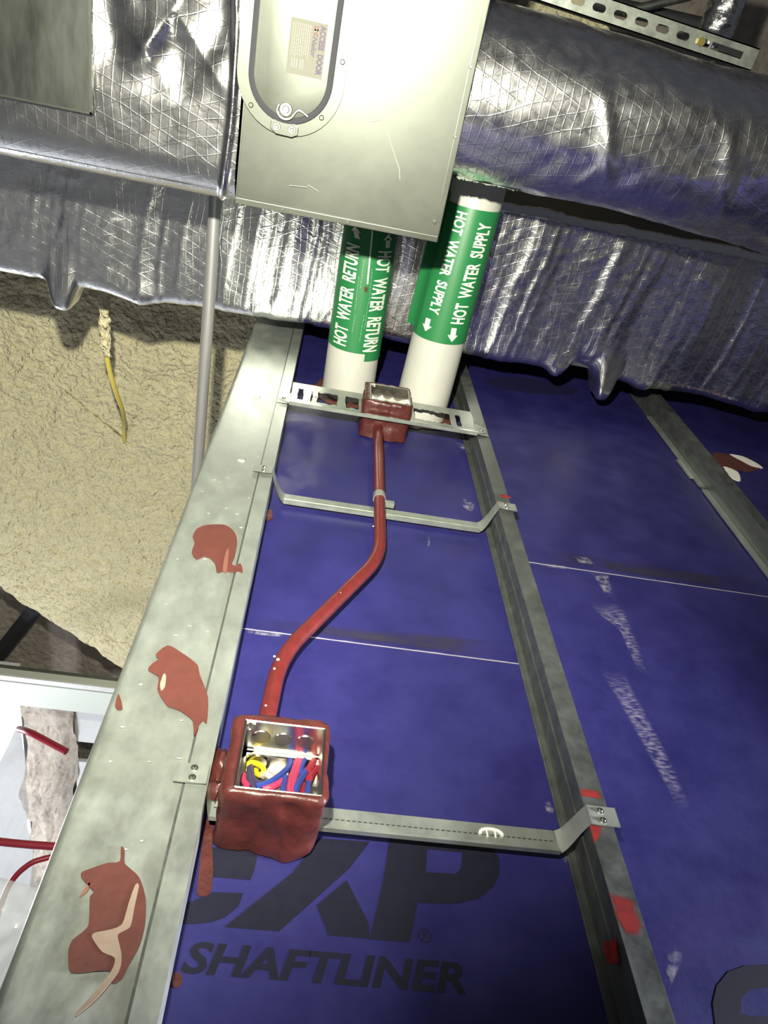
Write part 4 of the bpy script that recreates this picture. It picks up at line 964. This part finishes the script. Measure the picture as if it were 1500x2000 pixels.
# ------------------------------------------------------------------ red conduit between the boxes
cd = thing('red_conduit', (0.08, 0.745, 0.62), 'red painted conduit bending between the two junction boxes', 'conduit')
YC = 0.744
cpts = [(0.165, YC, 1.602), (0.1625, YC, 1.285), (0.160, YC, 1.075), (0.012, YC, 0.80), (0.003, YC, 0.625)]
MB().tube(fillet(cpts, 0.055, 10), 0.0112, 20).build('tube', m_redpaint, cd, smooth=True)
MB().tube([(0.1622, YC, 1.272), (0.1622, YC, 1.290)], 0.0125, 20).box((0.174, YC, 1.262), (0.192, 0.7535, 1.274)).build('conduit_clip', m_galv, cd, smooth=True)
for (a_, b_, s) in ((543, 1288, 0.0035), (536, 1306, 0.0025), (519, 1378, 0.002), (536, 1282, .0025), (665, 1158, 0.0012), (729, 1028, .002)):
    cc = at(a_, b_, Y=YC - 0.0105)
    MB().disc(cc, (0, -1, 0), s * 0.75, 0.001, 6, s * 0.5).build('paint_chip', m_chip, cd)

# ------------------------------------------------------------------ strut channel, rods and pipe at the upper right
sa, sb = at(1040, -28, Z=1.80), at(1475, 117, Z=1.80)
dx = (sb - sa); Ls = np.linalg.norm(dx); ex = dx / Ls; ey = np.cross((0, 0, 1), ex)
st = thing('strut_channel', tuple(sb), 'slotted steel strut channel above the round duct', 'strut')
def SP(u, v, z): return sa + ex * u + ey * v + np.array([0, 0, z])
wS = 0.0205; nsl = int(Ls / 0.052)
mb = MB(); stp = 0.046; sl = 0.028; sh = 0.0068
u = -0.01; us_ = []
while u < Ls - 0.13: us_.append(u + 0.014); u += stp
prev = -0.02
for uc in us_:          # solid web between slots, and the rounded slot rims
    a0_, a1_ = uc - sl / 2, uc + sl / 2
    mb.prism([SP(prev, -sh, 0), SP(a0_ , -sh, 0), SP(a0_, sh, 0), SP(prev, sh, 0)], (0, 0, 0.0025))
    for s_ in (1, -1):
        arc = [SP(uc - (sl / 2 - sh) - sh * math.cos(a), s_ * sh * math.sin(a), 0) for a in np.linspace(0, math.pi / 2, 6)] + [SP(uc + (sl / 2 - sh) + sh * math.sin(a), s_ * sh * math.cos(a), 0) for a in np.linspace(0, math.pi / 2, 6)]
        mb.prism([SP(a0_, s_ * (sh + 0.0001), 0)] + arc + [SP(a1_, s_ * (sh + 0.0001), 0)], (0, 0, 0.0025))
    prev = a1_
mb.prism([SP(prev, -sh, 0), SP(Ls - 0.10, -sh, 0), SP(Ls - 0.10, sh, 0), SP(prev, sh, 0)], (0, 0, 0.0025))
mb.prism([SP(Ls - 0.03, -sh, 0), SP(Ls, -sh, 0), SP(Ls, sh, 0), SP(Ls - 0.03, sh, 0)], (0, 0, 0.0025))
for s_ in (-1, 1):
    mb.prism([SP(-0.02, s_ * sh, 0), SP(Ls, s_ * sh, 0), SP(Ls, s_ * wS, 0), SP(-0.02, s_ * wS, 0)], (0, 0, 0.0025))
    mb.prism([SP(-0.02, s_ * wS, 0), SP(Ls, s_ * wS, 0), SP(Ls, s_ * (wS - 0.0025), 0), SP(-0.02, s_ * (wS - 0.0025), 0)], (0, 0, 0.041))
mb.build('channel', m_galv, st)
MB().tube([SP(Ls - 0.09, -0.001, -0.004), SP(Ls - 0.035, -0.001, -0.004)], 0.005, 10).build('rod_end', m_box, st, smooth=True)
MB().disc(SP(Ls - 0.125, 0, -0.001), (0, 0, -1), 0.0085, 0.005, 6).build('bolt_head', mat('brassy_bolt', (0.45, 0.36, 0.12), metal=0.8, rough=0.4), st)
r_a, r_b = at(1230, 20, Z=2.6), at(1350, -8, Z=2.6)
top(MB().tube([r_a + (r_a - r_b) * 0.1, r_b], 0.012, 10).build('thin_rod', m_galv_d, smooth=True), 'thin grey rod above the strut channel', 'rod')
r_a, r_b = at(1150, 0, Z=2.7), at(1370, 50, Z=2.7)
top(MB().tube([r_a, r_b], 0.022, 10).build('dark_pipe', m_dark, smooth=True), 'dark pipe in the gap above the strut channel', 'pipe')
f_a, f_b = at(1393, 75, Z=2.4), at(1432, -30, Z=2.4)
n = 60; zz = np.linspace(0, 1, n); th = np.linspace(0, 2 * math.pi, 29)[:-1]
dv = f_b - f_a; dv0 = dv / np.linalg.norm(dv); e1 = np.cross(dv0, (0, 0, 1)); e1 /= np.linalg.norm(e1); e2 = np.cross(dv0, e1)
P = np.zeros((n, 28, 3))
for i, s_ in enumerate(zz):
    for k, a in enumerate(th):
        r_ = 0.046 + 0.012 * fbm(np.array(i * 0.15), np.array(k * 0.5), 301, 3)
        P[i, k] = f_a - dv * 0.15 + dv * s_ * 1.6 + r_ * (math.cos(a) * e1 + math.sin(a) * e2)
uvp = np.stack(np.meshgrid(zz * 0.3, th * 0.045, indexing='ij'), 2).reshape(-1, 2)
top(MB().grid(P, closed_v=True).build('wrapped_pipe', m_foil_b, smooth=True, uv=uvp, angle=3.2), 'foil wrapped pipe hanging at the top right corner', 'pipe')
